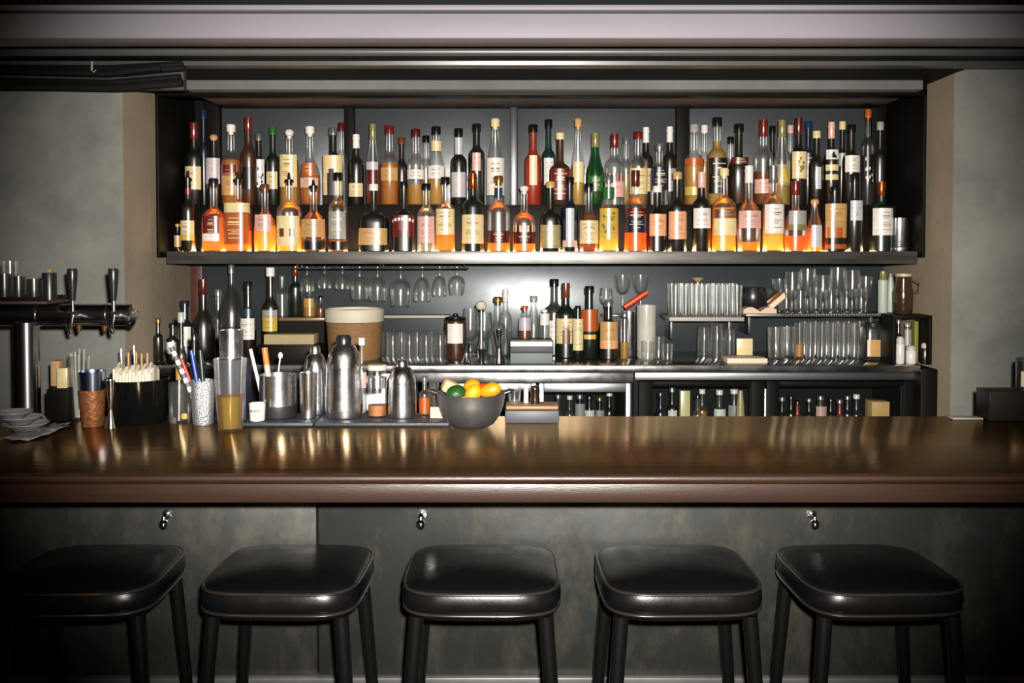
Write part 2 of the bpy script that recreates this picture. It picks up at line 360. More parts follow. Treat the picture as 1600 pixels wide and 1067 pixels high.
def make_bottle(name, loc, r, h, shape, glass, liq, fill, cap, captype, labels, text, group, cat='bottle', sq=2.0, sy=1.0, neck=None):
    """labels: list of (z0, z1, colour, half angle in degrees, style)"""
    root = thing(name, loc, text, cat, group)
    caph = {'cap': .10, 'cork': .11, 'foil': .20, 'pourer': .15, 'wax': .16, 'ball': .11, 'spout': .15, 'none': .0}[captype] * h
    gh = h - caph * (0.85 if captype not in ('foil', 'wax') else 0.35)
    nr = neck or min(0.0155, r * 0.42)
    prof, ns, sys_ = [(0, 0.0)], [2.0], [sy]
    for f, k in SHAPES[shape]:
        rr = r * k if k > 0 else nr * -k
        prof.append((rr, gh * f)); ns.append(sq if k > 0.7 else (2 + (sq - 2) * 0.4 if k > 0 else 2.0)); sys_.append(sy if k > 0.7 else ((1 + sy) / 2 if k > 0 else 1.0))
    prof.append((0, gh)); ns.append(2.0); sys_.append(1.0)
    seg = 24 if sq > 2.1 else 20
    V, Fc = lathe(prof, seg, ns=ns, sy=sys_)
    gm = steel if glass == 'steel' else GLASS[glass]
    link('glass_body', V, Fc, gm, parent=root, angle=50)
    if liq:
        lp = [(0, gh * .018)]; ln = [2.0]; ls = [sy]
        top = gh * fill
        ring = [(gh * f, (r * k if k > 0 else nr * -k), nn, ss) for (f, k), nn, ss in zip(SHAPES[shape], ns[1:], sys_[1:])]
        for z, rr, nn, ss in ring:
            z = max(z, gh * .018)
            if z >= top: break
            lp.append((rr * .93, z)); ln.append(nn); ls.append(ss)
        zs = [q[0] for q in ring]
        for i in range(len(ring) - 1):
            if zs[i] <= top <= zs[i + 1]:
                t = (top - zs[i]) / max(1e-6, zs[i + 1] - zs[i]); rr = ring[i][1] + (ring[i + 1][1] - ring[i][1]) * t
                lp.append((rr * .93, top)); ln.append(ring[i][2]); ls.append(ring[i][3]); break
        lp.append((0, top)); ln.append(2.0); ls.append(sy)
        V, Fc = lathe(lp, seg, ns=ln, sy=ls)
        link('liquid', V, Fc, LIQ[liq], parent=root, angle=50)
    if captype != 'none':
        cm = plas(cap); e = 0.0008
        if captype == 'cap': cp = [(nr + .001, h - caph), (nr + .0035, h - caph + .001), (nr + .0035, h - .002), (nr + .002, h), (0, h)]
        elif captype == 'cork': cp = [(nr * .8, gh - .01), (nr * .8, gh + e), (nr + .003, gh + e), (nr + .004, h - .006), (nr + .001, h), (0, h)]
        elif captype == 'ball': cp = [(nr * .7, gh - .01), (nr * .7, gh + e), (nr + .001, gh + .003)] + [(max(0.0, (nr + .004) * math.sin(a)), gh + (h - gh) * (0.55 - 0.45 * math.cos(a))) for a in (0.9, 1.5, 2.1, 2.7, 3.14159)]
        elif captype in ('foil', 'wax'): cp = [(nr + e, h - caph), (nr + .0015, h - caph + .001), (nr + .001, h - .35 * caph), (nr + .003, h - .33 * caph), (nr + .003, h - .26 * caph), (nr + .0015, h - .25 * caph), (nr + .001, h - .001), (0, h)]
        elif captype in ('pourer', 'spout'): cp = [(nr * .8, gh - .01), (nr * .8, gh + e), (nr + .003, gh + e), (nr + .003, gh + .012), (.007, gh + .016), (.0045, h - .006), (.004, h), (0, h)]
        V, Fc = lathe(cp, 14); link('pourer' if captype in ('pourer', 'spout') else 'cork' if captype in ('cork', 'ball') else 'foil' if captype in ('foil', 'wax') else 'cap', V, Fc, cm, parent=root)
    # printed or paper labels
    def rad(z):
        for (r0, z0), (r1, z1) in zip(prof[1:], prof[2:]):
            if z0 <= z <= z1 and z1 > z0: return r0 + (r1 - r0) * (z - z0) / (z1 - z0)
        return r
    for z0, z1, c, ang, style in labels:
        z0 = max(0.006, z0); z1 = min(z1, gh * .96)
        if z1 - z0 < .004: continue
        rr = max(rad(z0), rad((z0 + z1) / 2) if z1 < gh * .6 else rad(z0)) + 0.0009
        a = math.radians(ang); mb = MB(); mats = [paper(c)]
        nq = sq if rr > nr * 1.6 else 2.0; sq_y = sy if rr > nr * 1.6 else 1.0
        patch(mb, rr, z0, z1, -a, a, 0, nq, sq_y)
        hh = z1 - z0
        def ln(f0, f1, a0, a1, m): patch(mb, rr + .0005, z0 + hh * f0, z0 + hh * f1, a * a0, a * a1, m, nq, sq_y, 6)
        def M(cc):
            pm = paper(cc)
            if pm not in mats: mats.append(pm)
            return mats.index(pm)
        ink = 'ink' if c in ('cream', 'tan', 'yellow', 'peach', 'khaki', 'white', 'pink') else 'cream'
        for s in style.split('+'):
            if s == 'lines':
                i = M(ink); rs = random.Random(int(z1 * 1e5) + int(loc[0] * 1e4))
                for f in (.84, .70, .64, .46, .40, .34, .20):
                    wdt = rs.uniform(.2, .6); ln(f - .012, f + (.035 if f == .70 else .010), -wdt, wdt, i)
            elif s == 'frame':
                i = M(ink); ln(.90, .93, -.85, .85, i); ln(.07, .10, -.85, .85, i)
            elif s.startswith('top'): ln(.66, 1.0, -1, 1, M(s[3:]))
            elif s.startswith('bot'): ln(0, .30, -1, 1, M(s[3:]))
            elif s.startswith('mid'): ln(.36, .60, -1, 1, M(s[3:]))
            elif s.startswith('arc'):
                i = M(s[3:])
                for j in range(7):
                    u = -.75 + j * .25; zc = .66 + .16 * (1 - u * u)
                    ln(zc - .06, zc + .08, u - .08, u + .08, i)
            elif s.startswith('win'):
                i = M(s[3:]); ln(.30, .58, -.55, -.2, i); ln(.30, .58, .2, .55, i)
            elif s.startswith('door'):
                i = M(s[4:]); ln(.0, .55, -.32, .32, i); ln(.55, .66, -.2, .2, i)
            elif s.startswith('tri'):
                i = M(s[3:])
                for j in range(5): ln(.15 + j * .13, .28 + j * .13, -.5 + j * .1, .5 - j * .1, i)
            elif s.startswith('blot'):
                i = M(s[4:]); rs = random.Random(int(loc[0] * 999))
                for j in range(9):
                    f = rs.uniform(.05, .85); u = rs.uniform(-.8, .6); ln(f, f + .10, u, u + .22, i)
        o = mb.obj('label', mats, root)
    return root
LWORD = {'amber': 'amber spirit', 'gold': 'golden spirit', 'yellow': 'pale spirit', 'red': 'red spirit', 'orange': 'orange spirit', 'brown': 'brown spirit', 'water': 'clear spirit'}
CAPW = {'cap': 'cap', 'cork': 'stopper', 'foil': 'foil', 'wax': 'wax', 'pourer': 'pourer', 'ball': 'stopper', 'spout': 'pourer', 'none': ''}
def describe(glass, liq, labels, cap, captype, tail):
    a = GW[glass] + ' bottle'
    if liq and glass in ('clear', 'smoke'): a = 'bottle of ' + LWORD[liq]
    b = []
    if labels: b.append(labels[0][2] + ' label')
    if captype != 'none': b.append(cap + ' ' + CAPW[captype])
    s = a + (' with ' + ' and '.join(b) if b else '')
    s = s.replace('darkred', 'dark red')
    return s + ', ' + tail
# x, width px, top y, shape, glass, liquid, fill, cap colour, cap type, labels [(y0, y1, colour, half angle, style)], squareness
FRONT = [
 (277, 13, 350, 'std', 'dark', None, 0, 'tan', 'cap', [(368, 386, 'tan', 70, '')], 2),
 (294, 31, 267, 'std', 'dark', None, 0, 'black', 'pourer', [(345, 376, 'cream', 65, 'lines+botyellow'), (294, 304, 'red', 80, '')], 2),
 (334, 36, 279, 'squat', 'clear', 'amber', .52, 'black', 'cork', [(338, 377, 'red', 40, 'botwhite+lines')], 2.6),
 (372, 40, 269, 'std', 'clear', 'amber', .30, 'black', 'pourer', [(318, 333, 'cream', 75, ''), (334, 382, 'orange', 62, 'lines')], 3.2),
 (414, 35, 288, 'round', 'clear', 'gold', .42, 'brown', 'cork', [(336, 362, 'pink', 45, 'lines')], 2),
 (452, 38, 270, 'std', 'clear', 'gold', .38, 'black', 'pourer', [(338, 384, 'cream', 62, 'winbrown')], 3.0),
 (490, 40, 281, 'round', 'clear', 'brown', .2, 'black', 'pourer', [(343, 371, 'tan', 72, 'lines'), (376, 390, 'black', 80, '')], 2),
 (528, 30, 270, 'std', 'clear', 'amber', .15, 'black', 'cap', [(331, 374, 'grey', 60, 'lines'), (377, 391, 'black', 80, '')], 2),
 (584, 46, 288, 'squat', 'dark', None, 0, 'white', 'cap', [(357, 383, 'tan', 62, 'lines')], 3.0),
 (631, 36, 284, 'squat', 'dark', None, 0, 'black', 'cork', [(337, 371, 'red', 66, 'arcwhite+botdarkred')], 3.0),
 (666, 29, 287, 'std', 'clear', 'water', .5, 'black', 'cap', [(339, 380, 'pink', 62, 'lines')], 2),
 (696, 30, 277, 'std', 'clear', 'amber', .28, 'black', 'cap', [(327, 367, 'cream', 66, 'lines')], 2.4),
 (739, 36, 271, 'bord', 'darkgreen', None, 0, 'copper', 'foil', [(336, 381, 'cream', 66, 'lines')], 2),
 (779, 36, 275, 'std', 'clear', 'amber', .26, 'gold', 'cork', [(361, 380, 'darkred', 62, 'lines'), (294, 309, 'blue', 80, '')], 2.2),
 (819, 36, 290, 'squat', 'clear', 'amber', .30, 'white', 'ball', [(353, 381, 'darkred', 62, 'topcream+lines')], 2.2),
 (860, 33, 284, 'squat', 'dark', None, 0, 'tan', 'cork', [(352, 388, 'khaki', 66, 'lines+frame')], 2.6),
 (890, 27, 277, 'bord', 'navy', None, 0, 'black', 'cap', [(326, 376, 'silver', 28, ''), (376, 386, 'pink', 55, '')], 2),
 (920, 31, 287, 'round', 'clear', 'brown', .6, 'black', 'cork', [(345, 381, 'cream', 72, 'lines')], 2),
 (951, 32, 274, 'slope', 'clear', 'yellow', .42, 'silver', 'cap', [(326, 374, 'yellow', 66, 'lines+blotolive'), (293, 311, 'green', 85, '')], 2),
 (993, 36, 266, 'std', 'clear', 'orange', .25, 'darkred', 'foil', [(326, 364, 'navy', 62, 'topred+lines')], 2),
 (1027, 28, 291, 'std', 'dark', None, 0, 'white', 'cap', [(335, 369, 'peach', 62, 'lines')], 2.3),
 (1058, 29, 269, 'std', 'dark', None, 0, 'tan', 'cork', [(331, 374, 'peach', 68, 'lines')], 2.3),
 (1096, 29, 269, 'bord', 'dark', None, 0, 'pink', 'foil', [(326, 357, 'white', 66, 'lines')], 2),
 (1131, 37, 263, 'std', 'clear', 'gold', .58, 'cream', 'cork', [(328, 341, 'brown', 60, 'lines'), (342, 368, 'cream', 62, '')], 2.6),
 (1170, 37, 259, 'round', 'clear', 'amber', .12, 'white', 'foil', [(330, 357, 'pink', 66, 'lines')], 2),
 (1208, 32, 259, 'std', 'clear', 'yellow', .55, 'silver', 'foil', [(320, 365, 'white', 62, 'lines')], 2.4),
 (1243, 36, 283, 'round', 'clear', 'orange', .24, 'red', 'foil', [(330, 360, 'grey', 50, 'botolive')], 2),
 (1273, 25, 312, 'slope', 'clear', 'amber', .5, 'tan', 'cork', [(352, 386, 'silver', 40, '')], 2),
 (1304, 34, 292, 'squat', 'dark', None, 0, 'black', 'cork', [(319, 372, 'tan', 66, 'toptan+botorange+lines'), (382, 389, 'orange', 66, '')], 2.8),
 (1335, 26, 272, 'std', 'dark', None, 0, 'black', 'cap', [(314, 345, 'silver', 45, 'blotgrey')], 2),
 (1377, 34, 284, 'bord', 'darkgreen', None, 0, 'copper', 'foil', [(326, 368, 'white', 66, 'lines')], 2),
]
RAISED = [
 (304, 27, 192, 'bord', 'dark', None, 0, 'red', 'foil', [(261, 297, 'cream', 64, 'lines')], 2),
 (335, 27, 210, 'std', 'dark', None, 0, 'tan', 'ball', [(248, 288, 'lilac', 62, 'lines')], 2.2),
 (362, 33, 195, 'std', 'clear', 'amber', .62, 'white', 'cork', [(259, 306, 'tan', 60, 'lines+topred')], 2.2),
 (389, 24, 183, 'std', 'brown', None, 0, 'red', 'wax', [(262, 296, 'black', 50, '')], 2.2),
 (453, 30, 202, 'std', 'clear', 'gold', .70, 'white', 'ball', [(243, 293, 'cream', 56, 'lines')], 2.4),
 (485, 32, 198, 'round', 'clear', 'amber', .42, 'white', 'cork', [(279, 294, 'pink', 60, 'lines'), (256, 276, 'orange', 40, 'lines')], 2),
 (521, 31, 200, 'std', 'dark', None, 0, 'silver', 'cap', [(244, 306, 'cream', 72, 'doorblack+topcream')], 2.8),
 (557, 24, 210, 'bord', 'dark', None, 0, 'white', 'foil', [(287, 308, 'cream', 62, 'lines')], 2),
 (583, 24, 194, 'slope', 'clear', 'red', .55, 'olive', 'foil', [(254, 290, 'darkred', 50, 'toplilac')], 2),
 (609, 30, 197, 'std', 'clear', 'amber', .58, 'red', 'cap', [(263, 283, 'tan', 66, 'lines')], 2),
 (650, 27, 202, 'std', 'clear', 'gold', .3, 'darkred', 'cap', [(266, 281, 'white', 72, 'lines')], 2),
 (682, 28, 198, 'slope', 'clear', 'gold', .5, 'black', 'cap', [(260, 280, 'white', 62, 'lines'), (221, 237, 'cream', 85, '')], 2),
 (717, 25, 201, 'bord', 'dark', None, 0, 'black', 'cap', [(270, 309, 'lilac', 60, 'lines'), (212, 242, 'silver', 80, '')], 2),
 (745, 25, 194, 'tall', 'darkgreen', None, 0, 'black', 'cap', [(240, 268, 'pink', 30, 'lines')], 2),
 (774, 29, 186, 'slope', 'clear', 'water', .6, 'cream', 'cork', [(248, 306, 'white', 70, 'lines')], 2),
 (833, 27, 195, 'std', 'red', None, 0, 'black', 'cap', [(244, 290, 'cream', 26, '')], 2),
 (875, 41, 208, 'squat', 'brown', None, 0, 'cream', 'cork', [(265, 313, 'red', 68, 'lines')], 2.6),
 (903, 25, 186, 'slope', 'clear', 'yellow', .5, 'tan', 'cork', [(254, 286, 'cream', 50, '')], 2),
 (930, 30, 208, 'burg', 'green', 'gold', .4, 'olive', 'foil', [(276, 300, 'green', 50, 'lines')], 2),
 (960, 33, 209, 'std', 'clear', 'water', .6, 'red', 'foil', [(272, 309, 'pink', 66, 'topdarkred+lines')], 2.2),
 (997, 28, 206, 'std', 'clear', 'yellow', .55, 'red', 'cap', [(264, 304, 'cream', 68, 'topcream+lines')], 2.4),
 (1030, 28, 224, 'std', 'clear', None, 0, 'silver', 'cork', [(262, 298, 'navy', 62, 'lines')], 2.2),
 (1084, 31, 195, 'std', 'clear', 'gold', .64, 'grey', 'cap', [(249, 260, 'orange', 76, ''), (293, 306, 'yellow', 70, '')], 2),
 (1120, 31, 184, 'std', 'clear', 'yellow', .80, 'black', 'cap', [(248, 303, 'black', 60, 'lines')], 2.3),
 (1154, 32, 194, 'squat', 'dark', None, 0, 'black', 'cap', [(247, 258, 'darkred', 60, 'lines')], 2.4),
 (1192, 30, 187, 'std', 'clear', 'brown', .42, 'red', 'foil', [(281, 303, 'pink', 70, 'lines')], 2),
 (1221, 26, 188, 'slope', 'clear', 'yellow', .4, 'olive', 'foil', [(258, 290, 'khaki', 62, 'triyellow')], 2),
 (1247, 24, 184, 'std', 'dark', None, 0, 'darkred', 'foil', [(238, 280, 'cream', 64, 'blotolive')], 2.4),
 (1275, 25, 205, 'std', 'dark', None, 0, 'cream', 'cap', [(262, 296, 'silver', 20, '')], 2),
 (1298, 24, 191, 'std', 'dark', None, 0, 'pink', 'foil', [(235, 250, 'white', 60, 'triblack'), (258, 282, 'cream', 64, 'midblack')], 2),
 (1329, 26, 195, 'bord', 'dark', None, 0, 'black', 'cap', [(244, 270, 'white', 60, 'lines')], 2),
 (1355, 24, 171, 'tall', 'smoke', None, 0, 'orange', 'cork', [(242, 288, 'black', 55, 'blotwhite')], 2),
 (1374, 26, 191, 'bord', 'dark', None, 0, 'grey', 'cap', [], 2),
]
REAR = [   # between the raised ones, against the back panels
 (319, 14, 172, 'bord', 'navy', None, 0, 'blue', 'cap', [], 2),
 (405, 24, 209, 'std', 'dark', None, 0, 'silver', 'cap', [(250, 294, 'white', 60, 'blotblack')], 2.4),
 (427, 22, 199, 'bord', 'darkgreen', None, 0, 'green', 'cap', [(269, 296, 'cream', 50, 'lines')], 2),
 (534, 20, 192, 'std', 'clear', 'water', .5, 'darkred', 'cap', [], 2),
 (628, 20, 215, 'std', 'dark', None, 0, 'brown', 'cap', [], 2),
 (666, 20, 212, 'std', 'clear', 'gold', .4, 'black', 'cap', [], 2),
 (857, 25, 187, 'bord', 'teal', None, 0, 'black', 'cap', [(248, 290, 'white', 40, 'lines')], 2),
 (978, 20, 214, 'std', 'clear', 'yellow', .5, 'silver', 'cap', [], 2),
 (1009, 24, 199, 'bord', 'dark', None, 0, 'white', 'foil', [(264, 300, 'cream', 50, 'lines')], 2),
 (1046, 24, 198, 'bord', 'dark', None, 0, 'white', 'foil', [(264, 300, 'grey', 50, '')], 2),
 (1100, 20, 196, 'std', 'clear', 'yellow', .6, 'white', 'cap', [], 2),
 (1141, 18, 214, 'std', 'clear', 'amber', .5, 'black', 'cap', [], 2),
 (1206, 17, 197, 'std', 'dark', None, 0, 'black', 'cap', [], 2),
 (1234, 16, 196, 'std', 'clear', 'yellow', .5, 'pink', 'cap', [], 2),
 (1262, 24, 190, 'std', 'navy', None, 0, 'blue', 'cap', [(240, 290, 'navy', 60, 'lines')], 2),
 (1315, 18, 190, 'std', 'dark', None, 0, 'cream', 'cap', [(240, 260, 'grey', 60, '')], 2),
]
def row(specs, Yc, zb, rowname, group, maxr=0.06):
    n = len(specs); pts = []
    for s in specs:
        r = s[1] * 0.5 * Yc / F
        xc = X(s[0], Yc, 330)
        pts.append([xc, min(r, maxr)])
    for _ in range(4):
        for a, b in zip(pts, pts[1:]):
            gap = b[0] - a[0] - (a[1] + b[1]) - 0.001
            if gap < 0:
                k = (b[0] - a[0] - 0.001) / (a[1] + b[1]); a[1] *= k; b[1] *= k
    lastn = n - 1
    for i, (s, (xc, r)) in enumerate(zip(specs, pts)):
        x, wpx, yt, shape, glass, liq, fill, cap, ctype, labs, sq = s
        h = Z(yt, Yc) - zb
        L = [(Z(y1, Yc) - zb, Z(y0, Yc) - zb, c, a, sty) for (y0, y1, c, a, sty) in labs]
        if i < (n + 1) // 2: tail = ordinal(i) + ' from left, ' + rowname
        else: tail = ordinal(n - 1 - i) + ' from right, ' + rowname
        txt = describe(glass, liq, labs, cap, ctype, tail)
        nm = 'wine_bottle' if shape in ('bord', 'burg') else 'spirit_bottle'
        sy = 1.0 if r < 0.052 else 0.052 / r
        make_bottle(nm, (xc, Yc, zb), r, h, shape, glass, liq, fill, cap, ctype, L, txt, group, sq=sq, sy=sy)
row(FRONT, 3.825, SH + .0022, 'front row', 'bottles in the front row of the shelf')
row(RAISED, 3.962, RZ, 'raised row', 'bottles on the raised step of the shelf')
row(REAR, 4.040, RZ, 'rearmost row', 'bottles at the back of the raised step', maxr=0.03)
# steel tumbler at the right end of the front row
tp = thing('steel_beaker', (X(1404, 3.82), 3.82, SH), 'ribbed steel beaker at the far end of the front bottle row', 'beaker')
rr = 13 * 3.82 / F
turned('beaker_body', [(0, 0), (rr * .92, 0), (rr, .004), (rr, .02), (rr * .97, .022), (rr, .024), (rr, Z(341, 3.82) - SH), (rr * .93, Z(341, 3.82) - SH), (rr * .9, .01), (0, .01)], steel, tp)

# ---------------------------------------------------------------- back bar: fridges, counter, wall panel
CZ = Z(571, 3.62)                        # back counter top
YC = 3.62
cnt = thing('back_counter', (0, 0, CZ - 0.03), 'long steel edged back counter under the bottle cabinet', 'counter')
def kp(mb, name, mat, root, z): o = mb.obj(name, mat, root); o.location = (0, 0, -z); return o
kp(MB().box(XL + .004, X(1440, YC), YC + .012, 4.13, CZ - .03, CZ, b=.002), 'worktop', pbr('dark_glossy_worktop', (0.03, 0.03, 0.03), 0.12, spec=0.6, rvar=0.04, scale=8), cnt, CZ - .03)
kp(MB().box(XL + .004, X(1440, YC), YC, YC + .0115, CZ - .026, CZ + .001, b=.005), 'steel_edge', steel, cnt, CZ - .03)
pan = structure(bar_box('trim_8', X(305, 4.14), X(1392, 4.14), 4.14, 4.198, CZ - .02, SB - .002, pbr('blue_grey_steel_panel', (0.048, 0.058, 0.064), 0.33, metal=0.45, var=0.35, scale=3, rvar=0.08, spec=0.6), b=.002), 'blue grey steel panel behind the glassware', 'panel')
structure(bar_box('trim_9', X(300, 4.135), X(318, 4.135), 4.12, 4.139, CZ + .002, SB - .004, pbr('dark_red_post', (0.06, 0.018, 0.012), 0.4), b=.002), 'dark red post at the end of the steel panel', 'post')
fr_steel = brushed
interior = pbr('dark_fridge_interior', (0.006, 0.0075, 0.0075), 0.6, spec=0.1)
pane = thin_glass('fridge_door_glass', (0.93, 0.96, 0.95), 0.001, rough=0.05, ior=1.2)
FZ = 0.0
def fridge(x0, x1, band0, band1, doors, label, railmat, frame, dark):
    """body with open front, a control band above and framed glass doors; x in pixels at the front plane"""
    Yf = 3.66
    a, b = X(x0, Yf, 600), X(x1, Yf, 600)
    zt = CZ - .031
    root = thing('under_counter_fridge', ((a + b) / 2, Yf, 0), label, 'fridge')
    ox = (a + b) / 2
    def part(mb, name, mat):
        o = mb.obj(name, mat, root); o.location = (-ox, -Yf, 0); return o
    zb1 = Z(band1, Yf)
    part(MB().box(a, b, Yf, 4.12, zb1, zt, b=.002), 'control_band', railmat)
    part(MB().box(a, a + .03, Yf + .03, 4.1, .1, zb1 - .001).box(b - .03, b, Yf + .03, 4.1, .1, zb1 - .001).box(a + .03, b - .03, 4.06, 4.1, .1, zb1 - .001).box(a + .03, b - .03, Yf + .03, 4.06, .1, .13), 'fridge_body', interior)
    SHF = 0.86
    part(MB().box(a + .031, b - .031, Yf + .05, 4.055, SHF - .012, SHF), 'wire_shelf', dark_steel)
    for d0, d1, top, stile in doors:
        da, db = X(d0, Yf, 620), X(d1, Yf, 620)
        zt2 = Z(top, Yf); sw = stile * Yf / F; th = (14 if not dark else 8) * Yf / F
        fm = MB().box(da, da + sw, Yf + .002, Yf + .028, .12, zt2, b=.002).box(db - sw, db, Yf + .002, Yf + .028, .12, zt2, b=.002).box(da + sw, db - sw, Yf + .002, Yf + .028, zt2 - th, zt2, b=.002).box(da + sw, db - sw, Yf + .002, Yf + .028, .12, .2, b=.002)
        d = part(fm, 'door', frame)
        g = MB().box(da + sw, db - sw, Yf + .014, Yf + .018, .2, zt2 - th).obj('pane', pane, d, smooth=False)
    return root, SHF
pbr('dim_brushed_steel', (0.26, 0.27, 0.28), 0.4, metal=1.0, var=.3, scale=5, stretch=(.3, 1, 12))
black_frame = pbr('black_fridge_frame', (0.003, 0.0035, 0.003), 0.5, spec=0.05)
fridge(640, 990, 578, 598, [(842, 986, 599, 8), (690, 838, 599, 8)], 'steel framed fridge with glass doors under the brightest stretch of counter', steel, brushed, False)
fridge(992, 1436, 582, 594, [(998, 1196, 596, 22), (1198, 1432, 596, 20)], 'black double door fridge under the counter, beside the wall niche corner', MATS['dim_brushed_steel'], black_frame, True)
structure(bar_box('trim_10', X(1196, 3.66, 620) - .004, X(1196, 3.66, 620) + .004, 3.655, 3.664, .12, Z(607, 3.66), brushed, b=.002), 'thin steel strip between the black fridge doors', 'trim')
structure(bar_box('trim_11', X(1440, 3.6) + .001, XR - .002, 3.60, 4.12, 0, CZ - .012, black_wood, b=.003), 'dark end cabinet side closing the back bar', 'panel')
structure(bar_box('trim_12', XL + .002, X(638, 3.66, 600), 3.66, 4.12, 0, CZ - .034, black_metal, b=.003), 'black back bar carcass behind the shakers', 'panel')

def shelfrow(label, cat, name, x0, x1, Y0_, Y1_, ytop, thick, mat, **k):
    z = Z(ytop, Y0_)
    o = bar_box(name, X(x0, Y0_), X(x1, Y0_), Y0_, Y1_, z - thick, z, mat, b=.001)
    tag(o, label, cat); return z
# ---------------------------------------------------------------- generic makers
def glass_shell(root, prof_out, t=.0025, mat=None, seg=16, base=.008, name='glass_body'):
    inner = [(max(.001, r - t), z) for r, z in prof_out if z > base][::-1]
    P = [(0, 0)] + prof_out + inner + [(max(.001, prof_out[1][0] - t), base), (0, base)]
    V, Fc = lathe(P, seg)
    return link(name, V, Fc, mat or GLASS['tumbler'], parent=root, angle=50)
def flute(o, n, amp):
    for v in o.data.vertices:
        r = math.hypot(v.co.x, v.co.y)
        if r > .008 and v.co.z > .006:
            k = 1 + amp * math.cos(n * math.atan2(v.co.x, -v.co.y)); v.co.x *= k; v.co.y *= k
def tumbler(x, Y, zb, wpx, ytop, text, group, liq=None, fill=.3, taper=.88, kind='tumbler', cat='glass', mat=None, inv=False, fl=0):
    r = wpx * .5 * Y / F; h = Z(ytop, Y) - zb
    xc = X(x, Y, 500)
    root = thing(kind, (xc, Y, zb), text, cat, group)
    pr = [(r * taper * .94, 0), (r * taper, .004), (r * (taper + (1 - taper) * .5), h * .5), (r, h)]
    if inv: pr = [(r, 0), (r * (taper + (1 - taper) * .5), h * .5), (r * taper, h - .004), (r * taper * .9, h)]
    if inv:
        P = [(r - .0025, .001), (r, 0)] + pr[1:] + [(0, h), (0, h - .008), (r * taper - .004, h - .009), (r - .0025, .001)]
        V, Fc = lathe(P, fl * 6 if fl else 16); o = link('glass_body', V, Fc, mat or GLASS['tumbler'], parent=root, angle=50)
        if fl: flute(o, fl, .022)
    else:
        o = glass_shell(root, pr, mat=mat, seg=fl * 6 if fl else 16)
        if fl: flute(o, fl, .022)
        if liq:
            ri = r * taper - .0032
            V, Fc = lathe([(0, .0085), (ri, .0085), (ri + (r - r * taper) * fill, h * fill), (0, h * fill)], 16)
            link('drink', V, Fc, LIQ[liq], parent=root)
    return root
def stem_glass(x, Y, zf, wpx, text, group, hanging, ylow=None, h=None, bowl='wine', cat='glass'):
    """wine glass; hanging ones turn foot-up under the rail (zf: foot height)"""
    r = wpx * .5 * Y / F
    xc = X(x, Y, 440)
    h = h or (zf - Z(ylow, Y))
    root = thing('wine_glass', (xc, Y, zf), text, cat, group)
    if hanging: root.rotation_euler = (PI, 0, 0)
    f = r * .9
    s = h * (.30 if bowl != 'coupe' else .5)
    B = {'wine': [(.30, 0), (.80, .14), (1, .36), (.98, .6), (.84, 1)], 'flute': [(.25, 0), (.62, .12), (.85, .4), (1, .75), (.95, 1)], 'coupe': [(.3, 0), (.7, .16), (.92, .45), (1, 1)]}[bowl]
    pr = [(0, 0), (f, 0), (f, .002), (.006, .006), (.0038, .014), (.0035, s)]
    pr += [(r * a, s + (h - s) * b) for a, b in B]
    pr += [(max(.001, r * a - .002), s + (h - s) * b + (.004 if b == 0 else 0)) for a, b in B[::-1]] + [(0, s + .006)]
    V, Fc = lathe(pr, 16); link('glass_body', V, Fc, GLASS['tumbler'], parent=root, angle=60)
    return root
def block(name, x0, x1, y0, y1, z0, z1, mat, label, cat, b=.002, rz=0, group=None):
    cx, cy = (x0 + x1) / 2, (y0 + y1) / 2
    o = MB().box(x0 - cx, x1 - cx, y0 - cy, y1 - cy, 0, z1 - z0, b=b).obj(name, mat, None, smooth=True, angle=35)
    o.location = (cx, cy, z0); o.rotation_euler = (0, 0, rz)
    return tag(o, label, cat, group)
def bbottle(x, Y, zb, wpx, yt, shape, glass, liq, fill, cap, ctype, labs, text, group='bottles on the back counter', sq=2.0, name='spirit_bottle', neck=None):
    L = [(Z(y1, Y) - zb, Z(y0, Y) - zb, c, a, sty) for (y0, y1, c, a, sty) in labs]
    return make_bottle(name, (X(x, Y, 500), Y, zb), wpx * .5 * Y / F, Z(yt, Y) - zb, shape, glass, liq, fill, cap, ctype, L, text, group, sq=sq, neck=neck)

# ---------------------------------------------------------------- hanging stem glasses under the shelf
Yh = 3.93
rack_z = SB - .012
def rails(x0, x1, label):
    root = thing('hanging_glass_rack', (0, Yh, SB), label, 'glass rack')
    n = 0
    for yy in (Yh - .04, Yh + .04):
        MB().tube([(X(x0, Yh, 420), yy - Yh, -.022), (X(x1, Yh, 420), yy - Yh, -.022)], .003, seg=8).obj('rail', steel, root)
    mb = MB()
    for xx in (x0 + 6, (x0 + x1) / 2, x1 - 6):
        for yy in (-.04, .04): mb.tube([(X(xx, Yh, 420), yy, -.022), (X(xx, Yh, 420), yy, 0)], .0025, seg=6)
    mb.obj('hanger', steel, root)
rails(462, 732, 'thin wire glass rack under the shelf, above the wicker drum')
HG = [(480, 23, 456, 'flute'), (507, 22, 451, 'flute'), (535, 24, 452, 'flute'), (562, 30, 468, 'wine'), (590, 30, 470, 'wine'), (626, 34, 478, 'wine'), (660, 28, 470, 'flute'), (687, 24, 462, 'flute'), (714, 26, 460, 'wine')]
for i, (x, wp, yl, bw) in enumerate(HG):
    stem_glass(x, Yh, SB - .0165, wp, 'stem glass hanging upside down under the shelf, %s from left of the rack' % ordinal(i), 'stem glasses hanging under the shelf', True, ylow=yl, bowl=bw)

